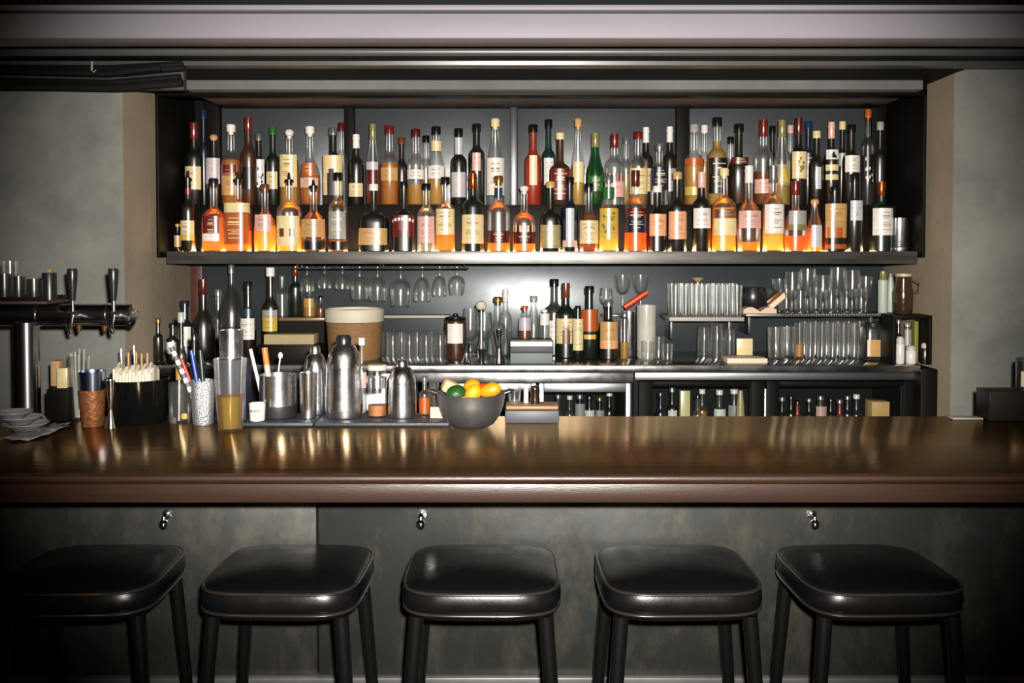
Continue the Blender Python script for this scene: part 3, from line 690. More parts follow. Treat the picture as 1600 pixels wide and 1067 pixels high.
# ---------------------------------------------------------------- left cluster of the back counter
bl = dict(group='bottles at the tap end of the back counter')
bbottle(247, 3.655, CZ, 15, 497, 'bord', 'dark', None, 0, 'gold', 'cap', [], 'low dark bottle with gold cap hard against the wall return', **bl)
bbottle(270, 3.74, CZ, 20, 505, 'bord', 'darkgreen', None, 0, 'black', 'cap', [(534, 552, 'white', 60, '')], 'low dark bottle with white label beside the wall return', **bl)
bbottle(289, 3.80, CZ, 26, 470, 'std', 'navy', None, 0, 'navy', 'cap', [(510, 540, 'white', 55, 'lines')], 'navy capped bottle with white label in the niche corner', sq=2.4, **bl)
bbottle(318, 3.88, CZ, 34, 436, 'round', 'dark', None, 0, 'darkred', 'foil', [], 'round dark bottle with long dark red neck in the niche corner', **bl)
bbottle(341, 3.98, CZ, 22, 452, 'std', 'clear', 'water', .5, 'silver', 'cap', [], 'slim clear bottle behind the tall decanter', **bl)
bbottle(362, 3.90, CZ, 40, 413, 'slope', 'smoke', 'brown', .35, 'silver', 'cap', [], 'tall smoky decanter tapering to a thin neck, behind the shaker tin', neck=.009, **bl)
bbottle(388, 3.80, CZ, 24, 440, 'bord', 'dark', None, 0, 'black', 'cap', [(497, 530, 'white', 62, 'lines'), (482, 493, 'blue', 60, '')], 'dark wine bottle with white label and blue band near the decanter', name='wine_bottle', **bl)
bbottle(423, 3.86, CZ, 26, 418, 'std', 'dark', None, 0, 'white', 'cap', [(484, 517, 'yellow', 62, 'topgrey+lines')], 'dark bottle with grey and yellow label and white cap', **bl)
# shelf plate with small bottles left of the drum
zt = Z(496, 3.98)
stand = thing('riser_shelf', (X(458, 4.0), 4.0, CZ), 'small dark riser shelf with pale front edge beside the wicker drum', 'shelf')
ax = X(458, 4.0)
MB().box(X(412, 3.98) - ax, X(512, 3.98) - ax, -.055, .10, zt - CZ - .012, zt - CZ, b=.001).obj('board', pbr('brown_varnished_board', (0.16, 0.09, 0.04), 0.3), stand)
MB().box(X(416, 3.98) - ax, X(508, 3.98) - ax, -.04, .10, 0, zt - CZ - .0125).obj('support_box', black_wood, stand, smooth=False)
for i, (x, yt, wp, sh, gl, lq, cp, ct_, lab, tx) in enumerate([
    (441, 430, 18, 'std', 'clear', 'water', 'silver', 'cap', [], 'small clear bottle with silver cap, on the riser shelf by the drum'),
    (462, 416, 20, 'bord', 'darkgreen', None, 'copper', 'foil', [], 'dark bottle with copper foil neck on the riser shelf'),
    (484, 445, 20, 'squat', 'clear', 'gold', 'gold', 'cork', [(466, 480, 'gold', 50, '')], 'squat bottle with gold label on the riser shelf'),
    (501, 462, 14, 'round', 'clear', 'brown', 'black', 'cork', [], 'tiny round bottle of brown spirit on the riser shelf')]):
    bbottle(x, 4.03 if i % 2 else 4.04, zt, wp, yt, sh, gl, lq, .5, cp, ct_, lab, tx, 'small bottles on the riser shelf')
# cardboard box strip in front of the riser
block('black_crate', X(404, 3.72), X(500, 3.72), 3.70, 3.80, CZ, Z(539, 3.70), black_wood, 'low black crate under the cardboard strip', 'crate')
block('cardboard_box', X(414, 3.72), X(492, 3.72), 3.70, 3.80, Z(539, 3.70) + .001, Z(523, 3.70), pbr('cardboard', '9a8a66', 0.8, var=0.2), 'flat tan cardboard box lying on the low black crate', 'box')
# wicker drum
dr = thing('wicker_drum', (X(554, 3.86), 3.86, CZ), 'round tan wicker drum with white rim on the back counter', 'basket')
rd = 46 * 3.86 / F; dz0 = 0.0; dzm = Z(503, 3.82) - CZ; dz1 = Z(483, 3.82) - CZ
wick = pbr('tan_wicker', '84623a', 0.7, var=0.35, scale=50, stretch=(1, 1, 3), bump=0.4, bscale=120)
prof = [(0, 0), (rd * .86, 0)]
for j in range(13): prof.append((rd * (.87 + .08 * j / 12) + (.0012 if j % 2 else 0), .002 + (dzm - .004) * j / 12))
turned('woven_body', prof + [(0, dzm - .001)], wick, dr, seg=36)
turned('white_rim', [(0, dzm), (rd * .99, dzm), (rd, dzm + .002), (rd, dz1 - .003), (rd * .985, dz1), (rd * .93, dz1), (rd * .92, dz1 - .01), (0, dz1 - .01)], pbr('cream_rim', 'b5ae9c', 0.6), dr, seg=36)
# thin ledge right of the drum and the tumblers below
ZL = shelfrow('thin pale ledge along the steel panel beyond the drum', 'ledge', 'wall_ledge', 598, 702, 4.06, 4.139, 493, .012, pbr('pale_ledge', '8d8b80', 0.5))
k = 0
for Yr, xs_, wp, yt in ((3.86, (614, 640, 666, 688), 24, 520), (3.98, (605, 628, 652, 675), 22, 516)):
    for x in xs_:
        tumbler(x, Yr, CZ, wp, yt, 'clear tumbler on the counter by the drum, %s from left in the %s rank' % (ordinal(xs_.index(x)), 'front' if Yr < 3.9 else 'second'), 'tumblers beside the wicker drum', inv=True, taper=.9, fl=8)
# dark jar with white label
j = thing('lidded_jar', (X(712, 3.84), 3.84, CZ), 'dark lidded jar with a white label on the back counter', 'jar')
rj = 17 * 3.84 / F; hj = Z(500, 3.84) - CZ
turned('jar_body', [(0, 0), (rj * .95, 0), (rj, .005), (rj, hj * .92), (rj * .9, hj), (0, hj)], GLASS['brown'], j)
turned('lid', [(rj * .92, hj - .002), (rj * .96, hj + .001), (rj * .96, hj + .012), (0.012, hj + .016), (.010, hj + .026), (0, hj + .028)], black_metal, j)
mb = MB(); patch(mb, rj + .0008, hj * .42, hj * .92, -.75, .75, 0, 2, 1); mb.obj('label', paper('white'), j)
# jigger set and muddler
def jigger(x, Y, zb, rpx, ytop, ymid, text, name='jigger'):
    root = thing(name, (X(x, Y, 540), Y, zb), text, 'jigger', 'steel jiggers on the back counter')
    r = rpx * Y / F; h = Z(ytop, Y) - zb; m = Z(ymid, Y) - zb
    turned('cups', [(r * .9, .001), (r, 0), (r * .35, m - .003), (r * .35, m + .003), (r * .9, h), (r * .84, h), (r * .2, m + .006), (0, m + .005)], chrome, root)
    return root
jigger(729, 3.72, CZ, 8, 536, 552, 'small steel jigger standing beside the dark jar')
mud = thing('stemmed_jigger', (X(752, 3.70), 3.70, CZ), 'tall steel jigger with thin stem and fluffy white top', 'jigger')
hm = Z(485, 3.70) - CZ; rm = 8 * 3.7 / F
turned('steel_stem', [(0, 0), (rm * .5, 0), (rm, .05), (rm * 1.1, .052), (rm * .75, .056), (.004, .10), (.003, hm), (0, hm)], chrome, mud)
turned('white_top', [(0, hm), (.012, hm + .002), (.020, hm + .010), (.022, hm + .022), (.016, hm + .034), (0, hm + .038)], pbr('fluffy_white', 'b9b2a2', 0.95, bump=.8, bscale=150), mud)
jigger(780, 3.70, CZ, 9, 515, 545, 'shiny steel jigger between the stem and the grey box')
bbottle(778, 3.95, CZ, 34, 464, 'round', 'clear', 'water', .5, 'gold', 'cork', [], 'round clear decanter with gold stopper behind the jiggers')
bbottle(790, 4.03, CZ, 20, 452, 'std', 'clear', 'water', .6, 'white', 'foil', [], 'slim clear bottle with white foil neck behind the gold stopper')
stem_glass(735, 4.0, CZ, 26, 'upright wine glass behind the white topped stem', 'upright stem glasses on the back counter', False, h=Z(482, 4.0) - CZ)
stem_glass(757, 4.06, CZ, 26, 'upright wine glass behind and between the jiggers', 'upright stem glasses on the back counter', False, h=Z(488, 4.06) - CZ)
# grey box with white top
bx_ = thing('napkin_box', (X(830, 3.72), 3.72, CZ), 'grey box with bright white lid on the counter edge', 'box')
bw = 33 * 3.68 / F; bh = Z(534, 3.68) - CZ
MB().box(-bw, bw, -.045, .06, 0, bh * .48, b=.002).obj('lower_case', pbr('grey_green_card', '5f6a66', 0.6), bx_)
MB().box(-bw, bw, -.045, .06, bh * .50, bh * .78, b=.002).obj('upper_case', pbr('charcoal_card', '3c3f42', 0.6), bx_)
MB().box(-bw, bw, -.047, .06, bh * .785, bh, b=.003).obj('lid', pbr('bright_white_card', 'e4e2dc', 0.5), bx_)
# dark wedge stand behind it, its bottles
block('wedge_stand', X(800, 3.9), X(862, 3.9), 3.84, 3.95, CZ, Z(531, 3.84), black_wood, 'black wooden stand behind the grey box', 'stand')
zz = Z(531, 3.84)
bbottle(820, 3.895, zz, 20, 478, 'slope', 'clear', 'brown', .4, 'orange', 'cork', [(496, 516, 'lilac', 60, '')], 'small bottle with orange stopper and lilac label on the black stand')
bbottle(834, 4.03, CZ, 22, 462, 'slope', 'clear', 'water', .5, 'grey', 'cap', [], 'slim grey capped bottle behind the black stand')
bbottle(851, 3.895, zz, 16, 484, 'std', 'clear', 'water', .5, 'white', 'cap', [(487, 508, 'white', 60, '')], 'little bottle with white label on the black stand')
bbottle(866, 4.0, CZ, 34, 436, 'bord', 'smoke', 'water', .6, 'black', 'cap', [(500, 530, 'white', 60, 'lines')], 'big smoky clear bottle with tall black cap')
bbottle(884, 3.90, CZ, 33, 442, 'bord', 'darkgreen', None, 0, 'brown', 'foil', [(497, 536, 'cream', 64, 'lines+doorbrown')], 'dark wine bottle with cream label and brown foil beside the orange label', name='wine_bottle')
bbottle(903, 3.80, CZ, 17, 478, 'bord', 'dark', None, 0, 'black', 'cap', [(498, 547, 'cream', 64, 'lines')], 'narrow dark bottle with long cream label in front of the wine bottle', name='wine_bottle')
bbottle(921, 3.86, CZ, 28, 447, 'std', 'darkgreen', None, 0, 'black', 'cap', [(483, 517, 'orange', 68, ''), (522, 529, 'yellow', 40, '')], 'dark green bottle with bright orange red label')
bbottle(951, 3.84, CZ, 29, 470, 'std', 'dark', None, 0, 'silver', 'cap', [(502, 544, 'tan', 66, 'lines+botpeach')], 'dark bottle with wide tan label beside the orange red one')
bbottle(976, 3.82, CZ, 14, 488, 'can', 'clear', 'yellow', .4, 'silver', 'cap', [], 'slim clear cylinder bottle with silver cap by the frosted jar', name='slim_bottle')
# orange handled peeler lying over a jar
fj = thing('frosted_jar', (X(1010, 3.86), 3.86, CZ), 'tall frosted pale jar with grey foot on the back counter', 'jar')
rf = 15 * 3.86 / F; hf = Z(477, 3.86) - CZ
turned('jar_body', [(0, .03), (rf * .96, .03), (rf, .036), (rf, hf), (rf * .93, hf), (rf * .9, .04), (0, .04)], pbr('frosted_glass', (0.42, 0.42, 0.36), 0.25, spec=.6, var=.2, scale=12), fj)
turned('foot', [(0, 0), (rf * .9, 0), (rf * 1.02, .012), (rf * .98, .0295), (0, .0295)], pbr('grey_foot', (0.30, 0.28, 0.26), 0.5), fj)
pe = MB().tube([(-.048, 0, -.032), (.0, 0, .0), (.046, 0, .030)], [.011, .0125, .010], seg=12).obj('orange_handle', pbr('orange_red_plastic', 'b83a16', 0.4), None)
pe.name = 'peeler'
pe.location = (X(994, 3.86, 470), 3.86 + .0, Z(468, 3.86)); tag(pe, 'orange red handled peeler propped on the frosted jar', 'peeler')
tall = thing('tool_cup', (X(983, 3.93), 3.93, CZ), 'slim steel cup that holds the orange red peeler', 'cup')
rt = 11 * 3.93 / F; ht = Z(487, 3.93) - CZ
turned('cup_body', [(0, 0), (rt * .9, 0), (rt, .006), (rt, ht), (rt * .92, ht), (rt * .86, .01), (0, .01)], steel, tall)
for i, (x, wp, yt) in enumerate(((1012, 20, 533), (1029, 20, 527), (1043, 18, 538))):
    tumbler(x, 3.76 if i != 1 else 3.82, CZ, wp, yt, ('little glass in front of the frosted jar', 'little glass beside the frosted jar, the tallest of three', 'little glass at the end of three by the frosted jar')[i], 'little glasses by the frosted jar', fl=7)
# small glass ledge with two coupes
ZG = shelfrow('short glass ledge above the tan label bottle', 'ledge', 'glass_ledge', 940, 1030, 4.02, 4.139, 492, .008, thin_glass('ledge_glass', (.8, .88, .85), .05))
for x, nm in ((973, 'above the tan label bottle'), (1001, 'above the frosted jar')):
    stem_glass(x, 4.075, ZG, 26, 'coupe glass on the short glass ledge, ' + nm, 'coupes on the glass ledge', False, h=Z(430, 4.075) - ZG, bowl='coupe')
stem_glass(947, 4.08, ZG, 22, 'small stem glass at the end of the short glass ledge', 'coupes on the glass ledge', False, h=Z(450, 4.08) - ZG)
# wire shelf with tumblers
ZW = Z(496, 3.86)
wsx0, wsx1 = X(1046, 3.86), X(1163, 3.86)
ws = thing('wall_shelf', ((wsx0 + wsx1) / 2, 3.86, ZW), 'pale edged wall shelf loaded with upside down tumblers', 'shelf')
hw = (wsx1 - wsx0) / 2
MB().box(-hw, hw, 0, .275, -.016, 0, b=.001).obj('board', pbr('pale_worn_edge', '9b958d', 0.5, var=.2, scale=8), ws)
for s in (-1, 1): MB().box(s * hw * .8 - .006, s * hw * .8 + .006, .12, .275, -.10, -.0165, b=.001).obj('bracket', dark_steel, ws)
n = 0
for Yr, xs_ in ((3.90, (1056, 1072, 1088, 1104, 1120, 1137, 1152)), (3.97, (1050, 1066, 1081, 1097, 1113, 1129, 1145)), (4.04, (1064, 1090, 1116, 1140))):
    for i, x in enumerate(xs_):
        tumbler(x, Yr, ZW, 15.5 if Yr < 4 else 17, 446 if Yr < 3.95 else 443, 'clear tumbler on the pale edged shelf, %s from left in its %s rank' % (ordinal(i), {3.90: 'front', 3.97: 'middle', 4.04: 'rear'}[Yr]), 'tumblers on the pale edged shelf', taper=.80, fl=8)
tumb = thing('silver_dish', (X(1090, 4.09), 4.09, ZW), 'little silver pedestal dish behind the tumblers', 'dish')
hd = Z(434, 4.09) - ZW
turned('dish_body', [(0, 0), (.025, 0), (.006, .01), (.006, hd - .02), (.024, hd - .006), (.026, hd), (.02, hd), (0, hd - .008)], pbr('cream_brass', '9a8a68', .35), tumb)
# glass shelf to the right with beaded edge
ZB = Z(491, 3.84)
gs0, gs1 = X(1166, 3.84), X(1397, 3.84)
gsh = thing('beaded_shelf', ((gs0 + gs1) / 2, 3.84, ZB), 'dark shelf with beaded metal edge holding stemware', 'shelf')
hw = (gs1 - gs0) / 2
MB().box(-hw, hw, 0, .295, -.010, 0, b=.001).obj('board', pbr('pewter_shelf', (0.10, 0.105, 0.10), 0.3, metal=.5), gsh)
mb = MB()
for i in range(44):
    xx = -hw * .52 + i * (hw * 1.5) / 44
    mb.lathe([(0, -.005), (.0035, -.003), (.0045, 0), (.0035, .003), (0, .005)], 6, M=Matrix.Translation((xx, -.002, -.002)))
mb.obj('beaded_edge', chrome, gsh)
for s in (-1, 1): MB().box(s * hw * .85 - .006, s * hw * .85 + .006, .12, .295, -.09, -.0105, b=.001).obj('bracket', dark_steel, gsh)
# black figure-like dark jar, open white book, white-soled block
bk = thing('open_book', (X(1186, 3.9), 3.92, ZB), 'open cream paged booklet lying on the beaded shelf', 'book')
for s in (-1, 1):
    V, Fc = [], []
    for i in range(9):
        u = i / 8; zc = .006 + .020 * math.sin(min(1, u * 1.1) * PI * .8)
        for yy in (-.035, .035): V += [(s * u * .068, yy, zc), (s * u * .068, yy, 0.0)]
    for i in range(8):
        a = i * 4; b = a + 4
        Fc += [(a, b, b + 2, a + 2), (a + 1, a + 3, b + 3, b + 1), (a, a + 1, b + 1, b), (a + 2, b + 2, b + 3, a + 3)]
    Fc += [(0, 2, 3, 1), (32, 33, 35, 34)]
    link('pages', V, Fc, pbr('cream_pages', 'c5a992', 0.7), parent=bk)
br_ = thing('brush', (X(1203, 3.975, 470), 3.975, ZB), 'brown brush with thick cream bristle pad, leaning upright', 'brush')
M = Matrix.Rotation(math.radians(-40), 4, 'Y') @ Matrix.Translation((0, 0, 0))
MB().box(-.006, .086, -.02, .02, -.012, .012, b=.008, M=Matrix.Translation((0, 0, .022)) @ M).obj('bristle_pad', pbr('cream_bristle', 'd4bfa4', 0.8), br_)
MB().box(-.002, .070, -.018, .018, .0125, .030, b=.004, M=Matrix.Translation((0, 0, .022)) @ M).obj('brush_back', pbr('chestnut_wood', '6b3a17', 0.35), br_)
bowl_d = thing('dark_pot', (X(1176, 4.08), 4.08, ZB), 'black round pot behind the open booklet', 'pot')
turned('pot_body', [(0, 0), (.04, 0), (.058, .03), (.06, .07), (.05, .10), (.044, .10), (.05, .07), (0, .02)], black_plastic, bowl_d)
ew = [(1218, 24, 'coupe', 436), (1238, 26, 'wine', 425), (1262, 27, 'flute', 420), (1286, 28, 'wine', 430), (1309, 26, 'flute', 418), (1332, 26, 'wine', 422), (1353, 22, 'flute', 432)]
for i, (x, wp, bwl, yt) in enumerate(ew):
    Ye = 3.915 if i % 2 else 4.035
    stem_glass(x, Ye, ZB, wp, 'stem glass on the beaded shelf, %s from left along it' % ordinal(i), 'stem glasses on the beaded shelf', False, h=Z(yt, Ye) - ZB, bowl=bwl)
for i, (x, yt) in enumerate(((1228, 452), (1250, 455), (1274, 450), (1298, 452), (1322, 455), (1345, 452))):
    tumbler(x, 4.09, ZB, 20, yt, 'short tumbler behind the stemware on the beaded shelf, %s from left' % ordinal(i), 'short tumblers on the beaded shelf', fl=7)
# pale bottles pair and dark jug at the end of the shelf, on the counter end box
eb0 = X(1396, 3.64)
end = thing('end_rack', (eb0, 3.73, CZ), 'black open rack at the wall end of the back counter', 'rack')
hw = (XR - .008 - eb0) / 2; ex = (XR - .008 + eb0) / 2; end.location.x = ex
rh = Z(493, 3.64) - CZ
MB().box(-hw, hw, -.09, .035, rh - .012, rh, b=.001).obj('top_board', black_wood, end)
for s in (-1, 1): MB().box(s * (hw - .006) - .006, s * (hw - .006) + .006, -.09, .035, 0, rh - .0125, b=.001).obj('side_board', black_wood, end)
zr = CZ + rh
tgt = [(1379, 15, 'pale green'), (1391, 12, 'pale grey')]
for i, (x, wp, c) in enumerate(tgt):
    root = thing('squeeze_bottle', (X(x, 3.93 + .03 * i), 3.93 + .03 * i, ZB), ('pale squeeze bottle with olive top at the end of the beaded shelf', 'pale pointed squeeze bottle behind the olive topped one')[i], 'bottle', 'squeeze bottles on the shelf end')
    h = Z(424 if i == 0 else 428, 3.93) - ZB; r = wp * .5 * 3.93 / F
    turned('bottle_body', [(0, 0), (r * .9, 0), (r, .004), (r, h * .55 if i else h * .78), (r * (.45 if i else .8), h * (.92 if i else .80)), (0, h * (.93 if i else .80))], pbr('pale_soft_plastic', '9fa79a' if i == 0 else 'a3abab', 0.45), root)
    turned('cap', [(r * .7, h * .80), (r * .75, h * .81), (r * .7, h), (0, h)] if i == 0 else [(r * .4, h * .93), (r * .3, h), (0, h)], plas('olive' if i == 0 else 'grey'), root)
jug = thing('dark_jug', (X(1411, 3.73), 3.73, zr), 'dark brown jug with pale rim on the black rack by the wall', 'jug')
hjg = Z(428, 3.73) - zr
turned('jug_body', [(0, 0), (.03, 0), (.036, .01), (.038, hjg * .55), (.028, hjg * .8), (.030, hjg * .93), (.026, hjg * .93), (.02, hjg * .7), (0, .02)], pbr('dark_brown_glaze', (0.03, 0.016, 0.008), 0.15, spec=.7), jug)
turned('rim', [(.026, hjg * .935), (.0315, hjg * .935), (.031, hjg), (.027, hjg)], pbr('pale_rim', 'a59a86', 0.5), jug)
MB().tube([(.036, 0, hjg * .5), (.056, 0, hjg * .55), (.060, 0, hjg * .75), (.030, 0, hjg * .86)], .005).obj('handle', pbr('brown_handle', (0.10, 0.05, 0.015), 0.3), jug)
# items inside the end rack
for i, (x, yt, wp, nm, gl) in enumerate(((1407, 526, 13, 'small white jar inside the black rack', 'white'), (1424, 540, 16, 'round white pot inside the black rack', 'white'), (1446, 536, 13, 'white lidded pot at the wall side of the black rack', 'white'))):
    root = thing('small_jar', (X(x, 3.68), 3.68, CZ), nm, 'jar', 'small white jars in the black rack'); r = wp * .5 * 3.68 / F; h = Z(yt, 3.68) - CZ
    turned('jar_body', [(0, 0), (r * .9, 0), (r, .004), (r, h * .7), (r * .85, h * .75), (0, h * .75)], GLASS['white'] if i != 2 else GLASS['dark'], root)
    turned('lid', [(r * .9, h * .755), (r * .92, h * .9), (r * .6, h), (0, h)], pbr('soft_white_lid', 'a9a59c', 0.5), root)
bbottle(1404, 3.742, CZ, 13, 499, 'bord', 'dark', None, 0, 'silver', 'cap', [], 'dark bottle with shiny neck deep in the black rack')
bbottle(1418, 3.742, CZ, 12, 505, 'std', 'clear', 'water', .5, 'grey', 'cap', [(515, 540, 'grey', 60, '')], 'small grey labelled bottle deep in the black rack')
block('olive_carton', X(1434, 3.7), X(1440, 3.7), 3.725, 3.76, CZ, Z(503, 3.7), pbr('olive_card', '6d6a2c', 0.6), 'thin olive carton standing deep in the black rack', 'carton')
# lower row of glasses on the counter right side
G2 = [(1100, 22, 508), (1120, 22, 505), (1140, 20, 512), (1214, 30, 512), (1231, 26, 510)]
for i, (x, wp, yt) in enumerate(G2):
    tumbler(x, 3.86 if i % 2 else 3.94, CZ, wp, yt, ('tall clear tumbler under the pale edged shelf, by the dark gap', 'tall clear tumbler under the pale edged shelf, tallest there', 'clear tumbler just before the cream card', 'wide clear tumbler just past the cream card', 'wide clear tumbler beside the yellow drink glass')[i], 'tumblers around the cream card', inv=(i < 3), taper=.9, kind='tumbler', fl=8)
G3 = [1249, 1266, 1284, 1301, 1318, 1335]
for i, x in enumerate(G3):
    tumbler(x, 3.86, CZ, 16, 505, 'clear highball under the beaded shelf, %s from left in the front rank' % ordinal(i), 'highballs under the beaded shelf', liq='gold' if i == 0 else None, fill=.4, taper=.92, kind='highball_glass', fl=7)
    tumbler(x + 8, 3.94, CZ, 16, 502, 'clear highball under the beaded shelf, %s from left in the rear rank' % ordinal(i), 'highballs under the beaded shelf', taper=.92, kind='highball_glass', fl=7)
lj = thing('labelled_jar', (X(1364, 3.825), 3.825, CZ), 'big square clear jar with wide cream label under the shelf end', 'jar')
rl = 18 * 3.825 / F; hl = Z(510, 3.825) - CZ
V, Fc = lathe([(0, 0), (rl * .95, 0), (rl, .004), (rl, hl * .93), (rl * .92, hl), (0, hl)], 24, ns=4); link('jar_body', V, Fc, GLASS['smoke'], parent=lj)
mb = MB(); patch(mb, rl + .001, hl * .12, hl * .62, -.72, .72, 0, 4, 1); mb.obj('label', paper('tan'), lj)
turned('lid', [(rl * .7, hl + .0005), (rl * .72, hl + .014), (0, hl + .014)], black_plastic, lj)
# cream card and white notebook
cd = block('cream_card', X(1151, 3.78), X(1176, 3.78), 3.775, 3.783, CZ + .022, Z(529, 3.78), paper('cream'), 'square cream card standing on the white pad', 'card', b=.001)
block('note_pad', X(1134, 3.70), X(1197, 3.70), 3.67, 3.80, CZ, CZ + .0215, pbr('white_pad', 'cbb9a0', 0.6), 'flat white note pad lying at the front of the counter', 'note pad', b=.004)

# ---------------------------------------------------------------- bottles inside the fridges
fb = 'bottles cooling behind the fridge doors'
FBT = [ (872, 616, 12, 'std', 'clear', 'water', 'silver', []), (890, 618, 12, 'std', 'clear', 'water', 'white', []), (906, 616, 14, 'bord', 'navy', None, 'silver', [(630, 655, 'grey', 55, '')]), (921, 618, 14, 'bord', 'dark', None, 'black', [(640, 655, 'white', 55, '')]), (937, 620, 13, 'bord', 'dark', None, 'gold', [(640, 655, 'grey', 55, '')]), (952, 612, 13, 'std', 'dark', None, 'white', []),
  (1032, 612, 13, 'std', 'navy', None, 'blue', []), (1050, 605, 14, 'bord', 'dark', None, 'silver', [(640, 652, 'white', 50, '')]), (1090, 616, 12, 'std', 'clear', 'gold', 'black', []), (1097, 608, 14, 'std', 'clear', 'gold', 'white', []), (1124, 609, 16, 'std', 'clear', 'water', 'white', [(638, 652, 'white', 60, '')]), (1147, 608, 18, 'std', 'clear', 'water', 'white', [(632, 652, 'grey', 60, '')]),
  (1222, 620, 13, 'std', 'dark', None, 'silver', []), (1236, 618, 13, 'std', 'dark', None, 'black', []), (1246, 626, 12, 'std', 'red', None, 'black', []), (1264, 622, 13, 'std', 'dark', None, 'silver', []), (1282, 618, 15, 'std', 'clear', 'water', 'silver', [(634, 652, 'pink', 60, '')]), (1298, 622, 13, 'std', 'dark', None, 'black', []), (1312, 624, 12, 'std', 'red', None, 'silver', []), (1324, 618, 13, 'std', 'navy', None, 'silver', []), (1338, 616, 14, 'std', 'navy', None, 'white', [])]
for i, (x, yt, wp, sh, gl, lq, cp, lab) in enumerate(FBT):
    Y = 3.80 if i % 2 == 0 else 3.87
    which = 'steel framed fridge' if x < 990 else 'black fridge, first door' if x < 1196 else 'black fridge, second door'
    k = [q[0] for q in FBT if (q[0] < 990) == (x < 990) and (q[0] < 1196) == (x < 1196)].index(x)
    L = [(Z(y1, Y) - .86, Z(y0, Y) - .86, c, a, sty) for (y0, y1, c, a, sty) in lab]
    h = Z(yt, Y) - .86
    make_bottle('chilled_bottle', (X(x, Y, 630), Y, .86), wp * .5 * Y / F * 1.25, h, sh, gl, lq, .6, cp, 'cap', L, GW[gl].replace(' glass', '') + ' bottle, ' + cp + ' cap, %s from left inside %s' % (ordinal(k), which), fb)
block('white_carton', X(1062, 3.84, 630), X(1077, 3.84, 630), 3.82, 3.87, .86, Z(611, 3.82), paper('cream'), 'tall cream carton inside the black fridge, first door', 'carton')
block('yellow_carton', X(1360, 3.8, 630), X(1387, 3.8, 630), 3.78, 3.86, .86, Z(628, 3.78), pbr('yellow_card', 'b98a24', 0.6, var=.5, var2='cfae90', scale=6), 'yellow carton at the far end of the black fridge', 'carton')
bot = thing('cone_bottle', (X(1157, 3.76, 630), 3.76, .86), 'slender cream cone shaped bottle beside the fridge door strip', 'bottle')
hc = Z(610, 3.76) - .86
turned('bottle_body', [(0, 0), (.022, 0), (.022, .05), (.010, hc - .01), (.008, hc), (0, hc)], pbr('cream_glaze', 'a08f66', 0.3), bot)

# ---------------------------------------------------------------- the bar
BZ = 1.10
YB0 = depth_on(746, BZ); YB1 = depth_on(650, BZ)
wood = pbr('varnished_dark_wood', (0.020, 0.009, 0.004), 0.15, spec=1.0, var=0.6, var2='120a06', scale=5, stretch=(0.10, 5, 5), bump=0.11, bscale=10, rvar=0.03)
wood_edge = pbr('worn_brown_wood_edge', (0.029, 0.0145, 0.0085), 0.38, spec=0.45, bump=.08, bscale=60, var=0.55, var2='1d0d07', scale=4, stretch=(0.7, 8, 10), rvar=0.08)
zinc = pbr('dark_patinated_steel', (0.021, 0.0255, 0.0245), 0.42, metal=0.3, spec=0.4, var=0.7, var2='201f19', scale=5.5, rvar=0.1, bump=0.06, bscale=25, detail=12)
nt = zinc.node_tree; zb_ = next(n for n in nt.nodes if n.type == 'BSDF_PRINCIPLED')
src = zb_.inputs['Base Color'].links[0].from_socket
tc = next(n for n in nt.nodes if n.type == 'TEX_COORD')
mp2 = nt.nodes.new('ShaderNodeMapping'); mp2.inputs['Scale'].default_value = (5, 1, 2.6); nt.links.new(tc.outputs['Object'], mp2.inputs[0])
n3 = nt.nodes.new('ShaderNodeTexNoise'); n3.inputs['Scale'].default_value = 1.6; n3.inputs['Detail'].default_value = 12; n3.inputs['Roughness'].default_value = .72; nt.links.new(mp2.outputs[0], n3.inputs['Vector'])
m3 = nt.nodes.new('ShaderNodeMapRange'); m3.inputs['From Min'].default_value = .48; m3.inputs['From Max'].default_value = .74; m3.inputs['To Max'].default_value = .85; nt.links.new(n3.outputs['Fac'], m3.inputs['Value'])
x3 = nt.nodes.new('ShaderNodeMix'); x3.data_type = 'RGBA'; x3.inputs['B'].default_value = (0.060, 0.052, 0.038, 1)      # rusty scuffs
nt.links.new(src, x3.inputs['A']); nt.links.new(m3.outputs[0], x3.inputs['Factor']); nt.links.new(x3.outputs['Result'], zb_.inputs['Base Color'])
bar = thing('bar_counter', (0, YB0, 0), 'long dark wooden bar counter with patinated steel front', 'bar counter')
def bp(mb, name, mat):
    o = mb.obj(name, mat, bar); o.location = (0, -YB0, 0); return o
nt = wood.node_tree; wb = next(n for n in nt.nodes if n.type == 'BSDF_PRINCIPLED')
wb.inputs['Specular IOR Level'].default_value = 0.0
# warm gloss over the dark wood; golden reflections tinted into its colour
gl_ = nt.nodes.new('ShaderNodeBsdfGlossy'); gl_.inputs['Color'].default_value = (1.0, 0.74, 0.44, 1); gl_.inputs['Roughness'].default_value = 0.19; gl_.inputs['Anisotropy'].default_value = 0.5
tg = nt.nodes.new('ShaderNodeCombineXYZ'); tg.inputs[0].default_value = 1.0; nt.links.new(tg.outputs[0], gl_.inputs['Tangent'])
nt.links.new(wb.inputs['Normal'].links[0].from_socket, gl_.inputs['Normal'])
fr_ = nt.nodes.new('ShaderNodeFresnel'); fr_.inputs[0].default_value = 1.5
cp2 = nt.nodes.new('ShaderNodeClamp'); cp2.inputs['Max'].default_value = 0.42; nt.links.new(fr_.outputs[0], cp2.inputs[0])
mx_ = nt.nodes.new('ShaderNodeMixShader'); nt.links.new(cp2.outputs[0], mx_.inputs[0])
nt.links.new(wb.outputs[0], mx_.inputs[1]); nt.links.new(gl_.outputs[0], mx_.inputs[2])
